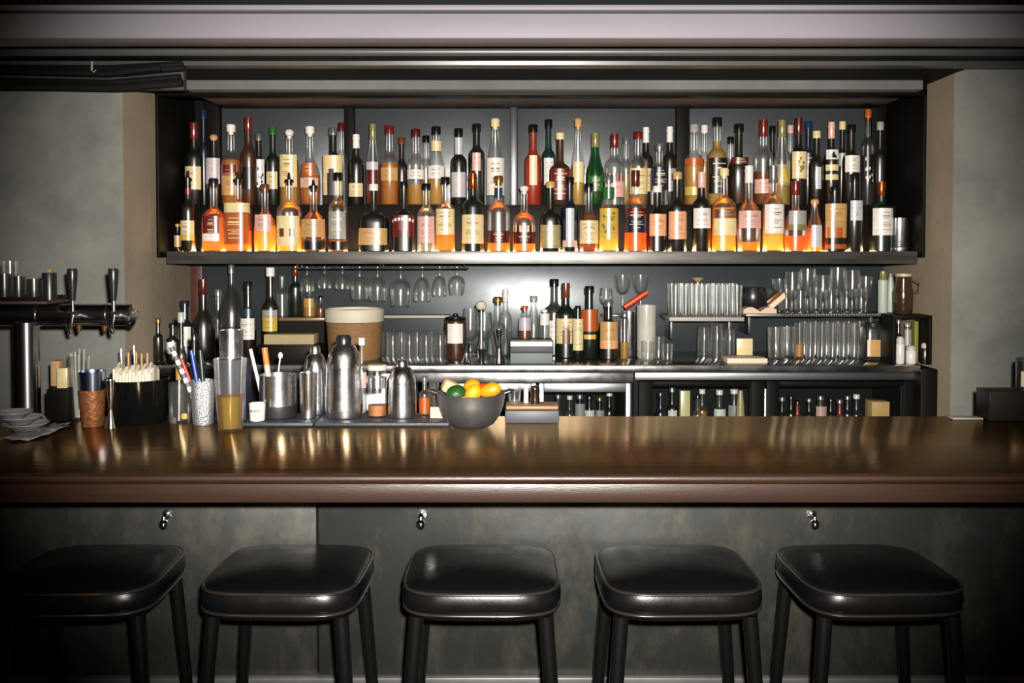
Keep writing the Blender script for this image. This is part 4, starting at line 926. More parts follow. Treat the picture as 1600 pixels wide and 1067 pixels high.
nt.links.new(mx_.outputs[0], next(n for n in nt.nodes if n.type == 'OUTPUT_MATERIAL').inputs[0])
bp(MB().box(-2.75, 2.75, YB0 + .03, YB1, BZ - .045, BZ, b=.003), 'counter_top', wood)
zE = Z(756, YB0)
bp(MB().tube([(-2.75, YB0 + .016, (BZ + zE) / 2 + .001), (2.75, YB0 + .016, (BZ + zE) / 2 + .001)], (BZ - zE) / 2 + .004, seg=14), 'rounded_nosing', wood_edge)
zF = Z(787, YB0)
bp(MB().box(-2.75, 2.75, YB0 + .006, YB0 + .0295, zF, zE - .001, b=.004), 'edge_board', wood_edge)
YP_ = 2.55
bp(MB().box(-2.75, 2.75, YB0 + .03, YP_, zF + .006, BZ - .0455), 'underside_board', black_wood)
seam = X(496, YP_, 850); s2 = seam + 2.2
zl = Z(1057, YP_)
for a, b in ((-2.75, seam - .003), (seam + .003, s2 - .002), (s2 + .002, 2.75)):
    bp(MB().box(a, b, YP_, YP_ + .02, zl + .004, zF + .005, b=.001), 'front_panel', zinc)
bp(MB().box(-2.75, 2.75, YP_ + .021, YP_ + .058, .02, zF + .005), 'backing_board', black_wood)
bp(MB().box(-2.75, 2.75, YP_ - .018, YP_ + .02, zl - .012, zl + .0035, b=.002), 'ledge_strip', pbr('worn_ledge_steel', (0.24, 0.24, 0.23), 0.35, metal=.6, var=.4, scale=6))
bp(MB().box(-2.75, 2.75, YP_ + .06, YP_ + .08, .001, zl - .013), 'kick_board', black_wood)
# purse hooks
for i, (x, tx) in enumerate(((262, 'chrome purse hook under the bar edge above the gap beside the first full stool'), (659, 'chrome purse hook under the bar edge above the middle stool'), (1268, 'chrome purse hook under the bar edge above the last stool'))):
    hk = thing('purse_hook', (X(x, YP_, 800), YP_, Z(803, YP_)), ' '.join(tx.split()[:16]), 'hook', 'purse hooks under the bar')
    MB().lathe([(0, 0), (.013, 0), (.013, .005), (0, .007)], 14, M=Matrix.Rotation(PI / 2, 4, 'X') @ Matrix.Translation((0, 0, 0))).obj('wall_plate', chrome, hk)
    MB().tube([(0, -.006, 0), (0, -.020, .002), (0, -.029, -.003), (0, -.030, -.010)], .0055, seg=10).obj('arm', chrome, hk)
    MB().lathe([(0, -.026), (.008, -.021), (.0125, -.013), (.012, -.004), (.006, .002), (0, .003)], 14, M=Matrix.Translation((0, -.030, -.010))).obj('ball_tip', chrome, hk)

# ---------------------------------------------------------------- stools
def stool(xc, yc, text, rz=0):
    root = thing('bar_stool', (xc, yc, 0), text, 'bar stool', 'black bar stools along the bar', rz)
    zt = Z(925, 2.19); zb = zt - .053; N = 4.6
    a = .193; sy = .98
    def ringed(name, prof, mat, seg=64, ns=N):
        V, Fc = lathe(prof, seg, ns=ns, sy=sy); return link(name, V, Fc, mat, parent=root, angle=60)
    ringed('seat_cushion', [(0, zb + .004), (a * .94, zb + .004), (a * .98, zb + .008), (a * 1.0, zb + .020), (a * .995, zb + .034), (a * .975, zt - .004), (a * .955, zt + .003), (a * .90, zt + .008), (a * .75, zt + .014), (a * .5, zt + .019), (a * .25, zt + .0215), (0, zt + .022)], leather, ns=[N] * 9 + [3.2, 2.6, 2])
    def bead(name, z, r, k, mat):
        pr = [(a * k + r * math.cos(t), z + r * math.sin(t)) for t in [2 * PI * i / 8 for i in range(9)]]
        ringed(name, pr, mat)
    bead('top_piping', zt - .001, .0042, .968, piping_m)
    bead('bottom_piping', zb + .003, .0042, .975, piping_m)
    ringed('seat_base', [(0, zb - .014), (a * .90, zb - .014), (a * .93, zb - .010), (a * .93, zb + .0035), (0, zb + .0035)], black_metal)
    for sx in (-1, 1):
        for s in (-1, 1):
            p0 = (sx * a * .79, s * a * .72, zb - .012); p1 = (sx * (a * .79 + .058), s * (a * .72 + .035), .012)
            lg = MB().tube([p0, p1], [.0185, .0135], seg=16).obj('leg', black_metal, root)
            MB().lathe([(0, 0), (.015, 0), (.016, .003), (.016, .014), (0, .0145)], 12, M=Matrix.Translation((p1[0], p1[1], 0))).obj('foot_cap', black_plastic, lg)
    zr = .28; t = (zb - .012 - zr) / (zb - .024); fx = a * .79 + .058 * t; fy = a * .72 + .035 * t
    for sx in (-1, 1): MB().tube([(sx * fx, -fy, zr), (sx * fx, fy, zr)], .008, seg=10).obj('footrest_bar', black_metal, root)
    for s in (-1, 1): MB().tube([(-fx, s * fy, zr), (fx, s * fy, zr)], .008, seg=10).obj('footrest_bar', black_metal, root)
    return root
yc = 2.165 + .19
for x, t, rz in ((-1.045, 'black leather bar stool furthest along at the dark end below the beer taps', 2), (-.553, 'black leather bar stool in front of the panel seam', -1.5), (-.073, 'black leather bar stool in the middle, under the fruit bowl', 0), (.408, 'black leather bar stool fourth along from the beer tap end of the row', 1), (.885, 'black leather bar stool under the last purse hook, end of the row', 2)):
    stool(x, yc, t, math.radians(rz))

# ---------------------------------------------------------------- things on the bar
tube = MB
# rubber bar mats
mat_m = pbr('blue_grey_rubber_mat', (0.028, 0.034, 0.042), 0.45, bump=.2, bscale=300)
Ym0 = depth_on(661, BZ + .012)
MT = BZ + .0135
for x0, x1, t in ((376, 489, 'blue black rubber bar mat under the small white cup'), (491, 702, 'blue black rubber bar mat under the cobbler shakers')):
    block('bar_mat', X(x0, Ym0, 655), X(x1, Ym0, 655), Ym0, YB1 - .012, BZ + .0008, BZ + .0125, mat_m, t, 'mat', b=.004, group='rubber bar mats')
def at_bar(yb, zb=BZ): return depth_on(yb, zb)
# beer tap tower
tw = thing('beer_tap_tower', (X(42, 2.9, 560), 2.90, BZ), 'chrome beer tap tower with two black handles', 'beer tap')
tx = tw.location.x; zt_ = Z(492, 2.9) - BZ; rt_ = 17 * 2.9 / F
turned('flange', [(0, 0), (.052, 0), (.052, .008), (.046, .014), (0, .014)], chrome, tw)
turned('column', [(0, .0145), (.040, .0145), (.038, .03), (.038, zt_ - rt_ * .7), (0, zt_ - rt_ * .7)], pbr('dark_chrome', (0.42, 0.42, 0.44), 0.2, metal=1.0), tw, seg=28)
dchr = MATS['dark_chrome']
def lx(x): return X(x, 2.9, 492) - tx
MB().tube([(lx(-160), 0, zt_), (lx(203), 0, zt_)], rt_, seg=24).obj('crossbar', dchr, tw)
for x in (60, 112, 168): MB().tube([(lx(x - 3), 0, zt_), (lx(x + 3), 0, zt_)], rt_ + .002, seg=24).obj('crossbar_band', chrome, tw)
MB().lathe([(0, 0), (rt_ + .002, 0), (rt_ + .002, .008), (rt_ * .5, .02), (0, .022)], 20, M=Matrix.Translation((lx(203), 0, zt_)) @ Matrix.Rotation(PI / 2, 4, 'Y')).obj('end_cap', chrome, tw)
for x in (125, 188):
    f = MB().lathe([(0, 0), (.016, 0), (.014, .02), (.010, .03), (0, .03)], 14, M=Matrix.Translation((lx(x), -rt_ + .002, zt_)) @ Matrix.Rotation(PI / 2, 4, 'X')).tube([(lx(x), -rt_ - .012, zt_ + .008), (lx(x), -rt_ - .03, zt_), (lx(x) + .006, -rt_ - .05, zt_ - .03), (lx(x) + .014, -rt_ - .055, Z(520, 2.83) - BZ)], [.008, .009, .008, .006], seg=12).tube([(lx(x), -rt_ - .014, zt_ + .0), (lx(x), -rt_ - .014, zt_ + .045)], .0055, seg=10).obj('faucet', chrome, tw)
    hz0 = zt_ + .045; hz1 = Z(420, 2.83) - BZ
    turned('tap_handle', [(0, hz0), (.008, hz0), (.010, hz0 + .02), (.0135, hz0 + (hz1 - hz0) * .6), (.0155, hz1 - .008), (.013, hz1), (0, hz1)], black_plastic, tw, seg=16, cx=lx(x), cy=-rt_ - .014)
for x in (123, 163): MB().tube([(lx(x), 0, zt_ - rt_ * .8), (lx(x), 0, zt_ - rt_ - .018)], [.010, .006], seg=10).obj('drain_nipple', pbr('copper_fitting', (0.35, 0.16, 0.08), 0.3, metal=.9), tw)
# tray of mugs on the tower
zT = BZ + zt_ + rt_ + .0025
ty = thing('dark_tray', (X(35, 2.9, 470), 2.9, zT), 'dark tray resting on the tap tower crossbar', 'tray')
hw_ = (X(92, 2.9) - X(-60, 2.9)) / 2
ty.location.x = (X(92, 2.9) + X(-60, 2.9)) / 2
MB().box(-hw_, hw_, -.08, .08, 0, .010, b=.003).obj('tray_board', pbr('dark_brown_tray', (0.05, 0.03, 0.02), .5), ty)
mbr = MB()
for s in (-1, 1): mbr.box(-hw_, hw_, s * .077 - .003, s * .077 + .003, .0102, .022, b=.001)
mbr.obj('tray_rim', black_wood, ty)
for i, (x, wp, yt, gl, tx_) in enumerate(((8, 22, 428, 'smoke', 'smoky glass at the outer end of the tray over the taps'), (30, 20, 432, 'smoke', 'smoky glass standing second on the tray over the taps'), (54, 24, 436, 'smoke', 'dim glass next to the black canister on the tray'))):
    tumbler(x, 2.9, zT + .0103, wp, yt, tx_, 'dim glasses on the tap tray', mat=GLASS[gl], taper=.95)
tumbler(17, 2.9 + .045, zT + .0103, 22, 408, 'tall clear glass behind the smoky ones on the tray', 'dim glasses on the tap tray', taper=.95)
cn = thing('black_canister', (X(78, 2.9), 2.9, zT + .0103), 'black canister with small tan knob on the tray over the taps', 'canister')
hh = Z(428, 2.9) - zT - .0103; rc = 11 * 2.9 / F
turned('canister_body', [(0, 0), (rc, 0), (rc, hh), (rc * .95, hh + .003), (0, hh + .003)], black_plastic, cn)
turned('knob', [(0, hh + .0035), (.006, hh + .0035), (.010, hh + .009), (.006, hh + .014), (0, hh + .015)], pbr('tan_knob', CW['tan'], .4), cn)
# saucers, papers and cartons by the taps
YS = 2.765
for i, (x, rp, yt, z) in enumerate(((40, 34, 0, 0), (38, 30, 0, .022), (32, 28, 0, .040))):
    root = thing('saucer', (X(x, YS, 640), YS - .02 * i, BZ + z), ('lowest of three pale saucers stacked askew by the taps', 'middle of three pale saucers stacked askew by the taps', 'top of three pale saucers stacked askew by the taps')[i], 'saucer', 'saucers beside the taps')
    r = rp * YS / F
    turned('dish', [(0, 0), (r * .5, 0), (r * .55, .004), (r, .020), (r, .0225), (r * .55, .007), (0, .006)], pbr('pale_stoneware', '8f8f90', .35), root, seg=28)
for i, (x0, x1, y0, y1, tx_) in enumerate(((-10, 50, 668, 690, 'crumpled grey paper napkin flat on the bar by the taps'), (48, 78, 664, 676, 'small grey paper scrap on the bar beside the napkin'))):
    ya, yb_ = depth_on(y1, BZ), depth_on(y0, BZ)
    n = 6; V = []; Fc = []
    for a in range(n + 1):
        for b in range(n + 1):
            V.append((X(x0 + (x1 - x0) * a / n, ya) , ya + (yb_ - ya) * b / n + .012 * math.sin(a * 1.3 + i), BZ + .002 + .007 * abs(math.sin(a * 1.9 + b * 2.3 + i))))
    for a in range(n):
        for b in range(n): Fc.append((a * (n + 1) + b, a * (n + 1) + b + 1, (a + 1) * (n + 1) + b + 1, (a + 1) * (n + 1) + b))
    o = link('paper_napkin', V, Fc, pbr('grey_paper', '7c7f7c', .8)); tag(o, tx_, 'napkin')
    md = o.modifiers.new('thick', 'SOLIDIFY'); md.thickness = .0012
block('paper_carton', X(91, 2.93), X(107, 2.93), 2.91, 2.945, BZ + .1015, Z(576, 2.90), paper('cream'), 'cream carton on the black caddy beside the straw glass', 'carton', b=.003, rz=.15, group='cream cartons by the taps')
block('paper_carton', X(81, 2.97), X(95, 2.97), 2.955, 2.99, BZ + .1015, Z(564, 2.96), pbr('tan_carton', 'a88a62', .7), 'tan carton on the black caddy beside the tap column', 'carton', b=.003, group='cream cartons by the taps')
block('black_caddy', X(78, 2.93), X(112, 2.93), 2.90, 3.0, BZ, BZ + .10, black_wood, 'low black caddy between the tap column and the straw glass', 'caddy')
# copper cup with blue steel rim band, straw glass
YC1 = depth_on(651, BZ) - .045
cp_ = thing('copper_cup', (X(143, 2.83), 2.83, BZ), 'orange brown copper cup with blue reflecting steel collar', 'cup')
rc = 19 * 2.84 / F; z1 = Z(608, 2.84) - BZ; z2 = Z(579, 2.84) - BZ
turned('cup_body', [(0, 0), (rc * .82, 0), (rc * .86, .004), (rc * 1.05, z1), (0, z1)], pbr('hammered_copper', (0.30, 0.11, 0.04), .45, metal=.4, var=.6, scale=60, bump=.3, bscale=110), cp_)
turned('steel_collar', [(0, z1 + .0005), (rc * .92, z1 + .0005), (rc * 1.05, z2), (rc * .99, z2), (rc * .85, z1 + .008), (0, z1 + .007)], pbr('blue_tinted_steel', (0.30, 0.36, 0.55), .25, metal=1.0), cp_)
sg = tumbler(122, 2.94, BZ, 30, 556, 'clear glass holding a bunch of clear straws beside the copper cup', 'glasses on the bar', taper=.85)
clr = thin_glass('clear_plastic_straw', (.8, .82, .78), .25)
for i in range(9):
    a = i * 2.4; r0 = .012 * (i % 3) / 2 + .004
    bx, by = X(122, 2.94) + r0 * math.cos(a), 2.94 + r0 * math.sin(a)
    o = MB().tube([(0, 0, 0), (.014 * math.cos(a) , .014 * math.sin(a), Z(546 + (i % 3) * 5, 2.94) - BZ - .0095)], .0026, seg=8).obj('drinking_straw', clr)
    o.location = (bx, by, BZ + .0095); tag(o, 'clear drinking straw in the glass beside the copper cup', 'straw', 'clear straws in the glass')
# cone jigger in front of the tub
jg = jigger(172, 2.80, BZ, 8, 594, 640, 'narrow steel jigger standing before the black napkin tub', name='bar_jigger')
# black napkin tub
YT = 2.915; tub = thing('black_tub', (X(214, YT), YT, BZ), 'round glossy black tub filled with folded white napkins and picks', 'tub')
rt2 = 48 * YT / F; ht2 = Z(591, YT) - BZ
turned('tub_body', [(0, 0), (rt2 * .9, 0), (rt2 * .93, .004), (rt2, ht2), (rt2 * .97, ht2), (rt2 * .91, .008), (0, .008)], pbr('glossy_black', (0.003, 0.003, 0.003), .14, spec=.4), tub, seg=36)
napm = pbr('white_napkin_paper', 'cfc6b2', .8)
nz = BZ + .0085
for i in range(12):
    xx = -.054 + i * .0098
    top = Z(566 + (i * 37 % 5) * 2.2, YT) - nz
    V = []; Fc = []
    for a in range(5):
        u = -1 + a * .5; zz_ = top - abs(u) ** 1.5 * .016 - .004 * ((i + a) % 2)
        for s in (-.0032, .0032): V += [(s + .002 * math.sin(a), u * .042, 0), (s + .004 * math.sin(a * 1.4), u * .047, zz_)]
    for a in range(4):
        b0 = a * 4; b1 = b0 + 4
        Fc += [(b0, b1, b1 + 1, b0 + 1), (b0 + 2, b0 + 3, b1 + 3, b1 + 2), (b0 + 1, b1 + 1, b1 + 3, b0 + 3), (b0, b0 + 2, b1 + 2, b1)]
    Fc += [(0, 1, 3, 2), (16, 18, 19, 17)]
    o = link('folded_napkin', V, Fc, napm, smooth=False); o.location = (X(214, YT) + xx  , YT - .005, nz); o.rotation_euler = (0, 0, .05)
    tag(o, 'white paper napkin folded upright in the black tub', 'napkin', 'napkins in the black tub')
for i, (x, c, yt) in enumerate(((200, 'tan', 551), (206, 'tan', 548), (215, 'tan', 550), (221, 'tan', 553), (226, 'tan', 552), (190, 'grey', 545), (211, 'grey', 540))):
    o = MB().tube([(0, 0, 0), (.008 * math.sin(i * 2), 0, Z(yt, YT + .06) - nz)], .0028, seg=8).obj('wooden_pick' if c == 'tan' else 'steel_pick', pbr('pale_pick_wood', CW['tan'], .6) if c == 'tan' else steel)
    o.location = (X(x, YT + .06), YT + .06 + .004 * (i % 2), nz)
    tag(o, 'pale wooden pick rising from the napkin tub' if c == 'tan' else ('steel pick standing in the napkin tub beside the wooden picks' if i == 5 else 'steel pick standing tallest among the picks in the tub'), 'pick', 'wooden picks in the tub' if c == 'tan' else None)
# glass with steel tube and yellow bits
YG = 2.90
gl = tumbler(280, YG, BZ, 36, 598, 'clear glass with a steel tube and a yellow lemon twist inside', 'glasses on the bar', taper=.95)
o = MB().tube([(0, 0, 0), (.002, 0, Z(594, YG) - BZ - .009)], .0085, seg=14).obj('steel_tube', steel); o.location = (X(277, YG), YG + .006, BZ + .0085); tag(o, 'steel tube standing in the clear glass by the black tub', 'tube')
o = MB().lathe([(0, 0), (.009, .003), (.012, .011), (.009, .019), (0, .022)], 12).obj('lemon_twist', pbr('lemon_yellow', 'c8a24a', .5)); o.location = (X(289, YG), YG - .012, BZ + .0085); tag(o, 'yellow lemon piece at the bottom of the steel tube glass', 'lemon')
# frosted tin with bar tools
YK = 2.86
tin = tumbler(316, YK, BZ, 38, 594, 'frosted metal tumbler crammed with bar tools', 'tool tumblers', taper=.82, mat=pbr('frosted_aluminium', (0.42, 0.43, 0.44), .4, metal=.8, bump=.5, bscale=250), kind='metal_tumbler', cat='tumbler')
tb = BZ + .0090
def stick(name, x0, y0, x1, y1, Y, r, mats, text, cat, bands=1, tip=None):
    p0 = Vector((X(x0, Y, y0), Y, max(tb, Z(y0, Y)))); p1 = Vector((X(x1, Y, y1), Y + .01, Z(y1, Y)))
    mb = MB(); d = p1 - p0
    for b in range(bands): mb.tube([d * (b / bands), d * ((b + 1) / bands - .0001)], r, seg=10, m=b % len(mats))
    if tip: tip(mb, d)
    o = mb.obj(name, mats); o.location = p0; return tag(o, text, cat)
whitep, blackp = pbr('white_plastic', 'cfcfca', .4), black_plastic
stick('muddler_stick', 310, 640, 263, 536, YK - .008, .0075, [whitep, pbr('grey_print', '55575a', .5)], 'black and white striped stick leaning out of the frosted tumbler', 'stick', bands=15)
stick('pen', 314, 640, 281, 560, YK + .014, .0058, [pbr('red_pen_plastic', '9c2a1e', .35)], 'red pen leaning out of the frosted tumbler', 'pen')
stick('pen', 316, 640, 297, 548, YK - .012, .0062, [pbr('blue_pen_plastic', '1c3c8c', .35)], 'blue pen standing in the frosted tumbler', 'pen')
stick('pen', 321, 640, 311, 548, YK + .004, .007, [pbr('dark_green_handle', '16261d', .35)], 'dark green handled tool in the frosted tumbler', 'tool')
# pint glass with olive drink
YQ = 2.76
tumbler(359, YQ, BZ, 52, 560, 'big clear mixing glass half filled with yellow drink', 'glasses on the bar', liq='beer', fill=.48, taper=.73, kind='mixing_glass')
# steel tin behind it, standing on a blue box
YJ = 2.965
bb = block('blue_packet', X(335, YJ - .03), X(384, YJ - .03), YJ - .035, YJ + .03, BZ, Z(561, YJ), pbr('navy_card', (0.008, 0.013, 0.035), .5), 'dark blue packet behind the mixing glass', 'packet', b=.002)
st_ = thing('shaker_tin', (X(361, YJ), YJ, Z(561, YJ) + .0005), 'steel shaker tin standing on the dark blue packet', 'shaker tin')
r = 18 * YJ / F; h = Z(516, YJ) - Z(561, YJ)
turned('tin_body', [(0, 0), (r * .92, 0), (r, .003), (r * 1.02, h), (r * .97, h), (r * .93, .006), (0, .006)], steel, st_, seg=28)
# small white cup with scribble
YW2 = 2.85
wc = thing('white_cup', (X(401, YW2), YW2, MT), 'small white paper cup with dark handwriting on the bar mat edge', 'cup')
if YW2 - .03 < Ym0: wc.location.y = Ym0 + .03
rw = 13 * YW2 / F; hw2 = Z(630, YW2) - MT
turned('cup_body', [(0, 0), (rw * .86, 0), (rw * .9, .003), (rw, hw2), (rw * .95, hw2), (rw * .88, hw2 - .006), (0, hw2 - .006)], pbr('white_paper_cup', 'c9c5ba', .6), wc)
mb = MB()
pts = [(-.9 + i * .06, .60 + .07 * math.sin(i * 1.9) + .03 * math.sin(i * 3.7)) for i in range(28)]
for (a0, f0), (a1, f1) in zip(pts, pts[1:]):
    rr_ = rw * .985
    q = [xs(a0 * .8, rr_), xs(a1 * .8, rr_)]
    mb.tube([(q[0][0], q[0][1], hw2 * f0), (q[1][0], q[1][1], hw2 * f1)], .0006, seg=5)
mb.obj('handwriting', black_plastic, wc)
# steel canister with straws
YN = 2.92
can = thing('steel_canister', (X(434, YN), YN, MT), 'wide steel canister with black foot band, holding sticks', 'canister')
rn = 29 * YN / F; hn = Z(585, YN) - MT; hb_ = Z(632, YN) - MT
turned('steel_body', [(0, hb_), (rn, hb_), (rn, hn), (rn * .96, hn), (rn * .95, hb_ + .004), (0, hb_ + .004)], steel, can, seg=36)
turned('black_foot', [(0, 0), (rn * .97, 0), (rn * 1.005, .004), (rn * 1.005, hb_ - .0005), (0, hb_ - .0005)], pbr('black_rubber', (0.012, 0.012, 0.013), .5), can, seg=36)
tb = MT + hb_ + .005
stick('white_stick', 410, 624, 390, 546, YN, .0055, [whitep], 'white plastic stick leaning in the steel canister', 'stick')
stick('orange_stick', 424, 624, 412, 544, YN + .0, .0095, [pbr('orange_stick_wood', 'b8702a', .5), pbr('orange_stick_band', 'a8a49a', .5), MATS['orange_stick_wood']], 'thick orange stick with pale band in the steel canister', 'stick', bands=3)
def spoon(mb, d): mb.lathe([(0, -.012), (.006, -.008), (.008, 0), (.005, .008), (0, .011)], 10, M=Matrix.Translation(d))
stick('bar_spoon', 430, 624, 437, 556, YN + .012, .0024, [whitep], 'thin white spoon with rounded tip in the steel canister', 'spoon', tip=spoon)
# shakers
def shaker(x, Y, wpx, ytop, text, style):
    root = thing('cocktail_shaker', (X(x, Y), Y, MT), text, 'cocktail shaker', 'steel cocktail shakers on the bar mats')
    r = wpx * .5 * Y / F; h = Z(ytop, Y) - MT
    if style == 'tin':
        turned('shaker_body', [(0, 0), (r * .86, 0), (r * .9, .004), (r, h - .003), (r * 1.02, h), (r * .97, h), (r * .86, .01), (0, .01)], steel, root, seg=32)
    else:
        b = h * .60
        turned('shaker_body', [(0, 0), (r * .94, 0), (r * .98, .004), (r, b * .2), (r * .985, b * .6), (r * .93, b), (0, b)], steel, root, seg=36)
        turned('strainer_top', [(0, b + .0006), (r * .945, b + .0006), (r * .945, b + .008), (r * .82, h * .76), (r * .62, h * .865), (r * .44, h * .89), (0, h * .89)], steel, root, seg=36)
        turned('lid', [(0, h * .89 + .0006), (r * .42, h * .89 + .0006), (r * .42, h * .965), (r * .34, h), (0, h)], black_plastic if style == 'blackcap' else steel, root, seg=24)
    return root
shaker(481, 2.895, 28, 582, 'small plain steel tin beside the steel canister', 'tin')
shaker(492, 2.97, 40, 541, 'steel cobbler shaker partly hidden behind the tallest one', 'cobbler')
shaker(537, 2.915, 58, 524, 'tallest steel cobbler shaker with dark cap', 'blackcap')
shaker(628, 2.915, 45, 563, 'short rounded steel cobbler shaker beside the spice jar', 'cobbler')
# jar with white lid and orange powder
YJ2 = 2.93
jr = thing('spice_jar', (X(589, YJ2), YJ2, MT), 'small clear jar with white lid and orange brown spice', 'jar')
r = 15 * YJ2 / F; h = Z(578, YJ2) - MT
turned('jar_body', [(0, 0), (r * .95, 0), (r, .003), (r, h * .80), (r * .9, h * .86), (r * .9, h), (0, h)], GLASS['clear'], jr)
turned('spice', [(0, .003), (r * .93, .003), (r * .93, h * .24), (0, h * .24)], pbr('orange_brown_spice', 'b0703a', .8, var=.3, scale=60), jr)
turned('steel_collar', [(r * .93, h * .62), (r * 1.03, h * .62), (r * 1.03, h * .84), (r * .93, h * .84)], steel, jr)
turned('lid', [(0, h + .0005), (r * 1.0, h + .0005), (r * 1.0, h + .014), (r * .95, h + .016), (0, h + .016)], pbr('off_white_lid', 'c8bca6', .5), jr)
# bitters bottles beside the bowl
make_bottle('bitters_bottle', (X(663, 2.965), 2.965, MT), 9 * 2.96 / F, Z(588, 2.965) - MT, 'std', 'clear', 'amber', .5, 'silver', 'spout', [(.01, .05, 'orange', 60, '')], 'tiny bitters bottle with orange label beside the fruit bowl', 'little things by the bowl')
tumbler(678, 2.98, MT, 15, 598, 'tiny clear shot glass behind the fruit bowl', 'little things by the bowl')
block('paper_tag', X(672, 2.89), X(692, 2.89), 2.885, 2.90, MT, Z(636, 2.89), pbr('pinkish_card', 'c2a892', .7), 'small pinkish card at the end of the bar mat', 'card', b=.001)
for x, wp, yt, t in ((565, 20, 528, 'white capped slim glass tube behind the tall shaker'),):
    make_bottle('slim_bottle', (X(x, 2.99), 2.99, MT), wp * .4 * 2.99 / F, Z(yt, 2.99) - MT, 'std', 'clear', 'water', .5, 'white', 'cap', [(.08, .13, 'pink', 60, '')], t, 'little things by the shakers')
# fruit bowl
YBW = 2.83
bwl = thing('fruit_bowl', (X(736, YBW), YBW, BZ), 'brushed steel bowl full of citrus fruit with strainer handles', 'bowl')
if True:
    rb = 54 * YBW / F; hb2 = Z(604, YBW) - BZ; hb2 = .100
    pr = [(0, 0), (rb * .50, 0), (rb * .66, .008), (rb * .84, hb2 * .34), (rb * .95, hb2 * .68), (rb, hb2), (rb * 1.01, hb2 + .002), (rb * .985, hb2 + .001)] + [(rb * k - .003, z) for k, z in ((.94, hb2 * .69), (.83, hb2 * .36), (.65, .012), (.5, .005))] + [(0, .005)]
    turned('bowl_body', pr, pbr('scratched_steel', (0.55, 0.55, 0.55), .36, metal=.94, var=.35, scale=20, rvar=.08), bwl, seg=44)
    for s in (-1, 1):
        MB().tube([(s * rb * .97, -.02, hb2 + .001), (s * (rb + .012), -.016, hb2 + .006), (s * (rb + .024), 0, hb2 + .008), (s * (rb + .012), .016, hb2 + .006), (s * rb * .97, .02, hb2 + .001)], .0035, seg=8).obj('handle', steel, bwl)
bc = bwl.location
def fruit(name, px, py, Y, r, L, color, text, cat, rot=(0, 0, 0), tipk=.0):
    prof = []
    n = 12
    for i in range(n + 1):
        t = PI * i / n; z = -math.cos(t) * L; rr = math.sin(t) ** .9 * r
        if tipk and i in (0, n): z *= 1 + tipk
        if tipk and i in (1, n - 1): rr *= .7
        prof.append((rr if 0 < i < n else 0, z))
    o = turned(name, prof, pbr(color[0], color[1], .42, spec=.45, bump=.25, bscale=140, var=.2, scale=14), None, seg=20)
    xx, zz = at(px, py, Y)
    o.location = (xx, Y, zz); o.rotation_euler = rot
    return tag(o, text, cat, None)
LEM = ('lemon_skin', 'cf8f14'); ORA = ('orange_skin', 'b8480f'); LIM = ('lime_skin', '1a4a16'); PAL = ('pale_citrus_flesh', 'cdb27c'); LEM2 = ('bright_lemon_skin', 'd8a01c')
fruit('lime', 713, 616, 2.775, .027, .030, LIM, 'dark green lime at the front of the steel bowl', 'lime', (0, math.radians(80), .3))
fruit('lemon', 739, 615, 2.775, .023, .028, LEM2, 'yellow lemon in the middle front of the bowl', 'lemon', (0, math.radians(35), 0), .12)
fruit('lemon', 766, 610, 2.775, .0215, .034, LEM, 'long orange yellow lemon resting on the bowl rim', 'lemon', (0, math.radians(72), -.2), .12)
fruit('lemon', 737, 604, 2.834, .022, .026, LEM, 'deep yellow lemon behind the front lemon in the bowl', 'lemon', (.4, math.radians(60), .5), .1)
fruit('orange', 755, 611, 2.84, .024, .024, ORA, 'reddish orange half hidden between the lemons', 'orange')
fruit('lemon', 768, 606, 2.845, .017, .020, PAL, 'pale peeled citrus behind the long lemon', 'lemon', (0, math.radians(70), .3))
fruit('lemon', 726, 627, 2.748, .014, .02, PAL, 'pale peeled piece below the lime, by the bowl rim', 'lemon', (0, math.radians(90), 0))
fruit('lemon', 746, 621, 2.872, .026, .03, LEM2, 'yellow lemon deep at the back of the bowl', 'lemon', (0, math.radians(90), .8))
pc = MB().box(-.024, .024, -.02, .02, -.018, .02, b=.008).obj('ginger_chunk', pbr('cream_ginger', 'c9ad7a', .6, var=.25, scale=20))
xx, zz = at(703, 605, 2.818); pc.location = (xx, 2.818, zz); pc.rotation_euler = (.2, .45, .3); tag(pc, 'cream coloured angular chunk resting on the lime in the bowl', 'ginger')
# cutting board on a dark slab
Yk0 = depth_on(663, BZ); z1 = Z(643, Yk0)
block('board_tray', X(789, Yk0, 655), X(874, Yk0, 655), Yk0 + .012, YB1 - .01, BZ, z1, pbr('grey_blue_rubber', (0.05, 0.056, 0.068), .5), 'dark grey blue slab under the cutting board', 'tray', b=.003)
block('cutting_board', X(791, Yk0 + .05, 655), X(872, Yk0 + .05, 655), Yk0 + .035, YB1 - .015, z1, z1 + .010, pbr('pale_chopping_wood', 'a98052', .5, var=.4, scale=6, stretch=(1, 12, 1)), 'pale wooden cutting board on the grey slab', 'cutting board', b=.002)
zc = z1 + .0101
o = MB().tube([(0, 0, 0), (0, 0, Z(600, 2.96) - zc)], .0075, seg=14).obj('white_candle', pbr('white_wax', 'd8d2c8', .5)); o.location = (X(822, 2.965), 2.965, zc); tag(o, 'slim white candle standing on the cutting board', 'candle')
tumbler(804, 2.955, zc, 22, 601, 'little clear glass on the cutting board beside the bowl', 'glasses on the bar')
pm = thing('pepper_mill', (X(836, 2.955), 2.955, zc), 'slim dark pepper mill beside the white candle', 'pepper mill')
h = Z(602, 2.955) - zc; r = 8 * 2.955 / F
turned('mill_body', [(0, 0), (r, 0), (r, .012), (r * .85, h * .4), (r, h * .72), (0, h * .72)], pbr('dark_mill_wood', (0.02, 0.010, 0.006), .2), pm)
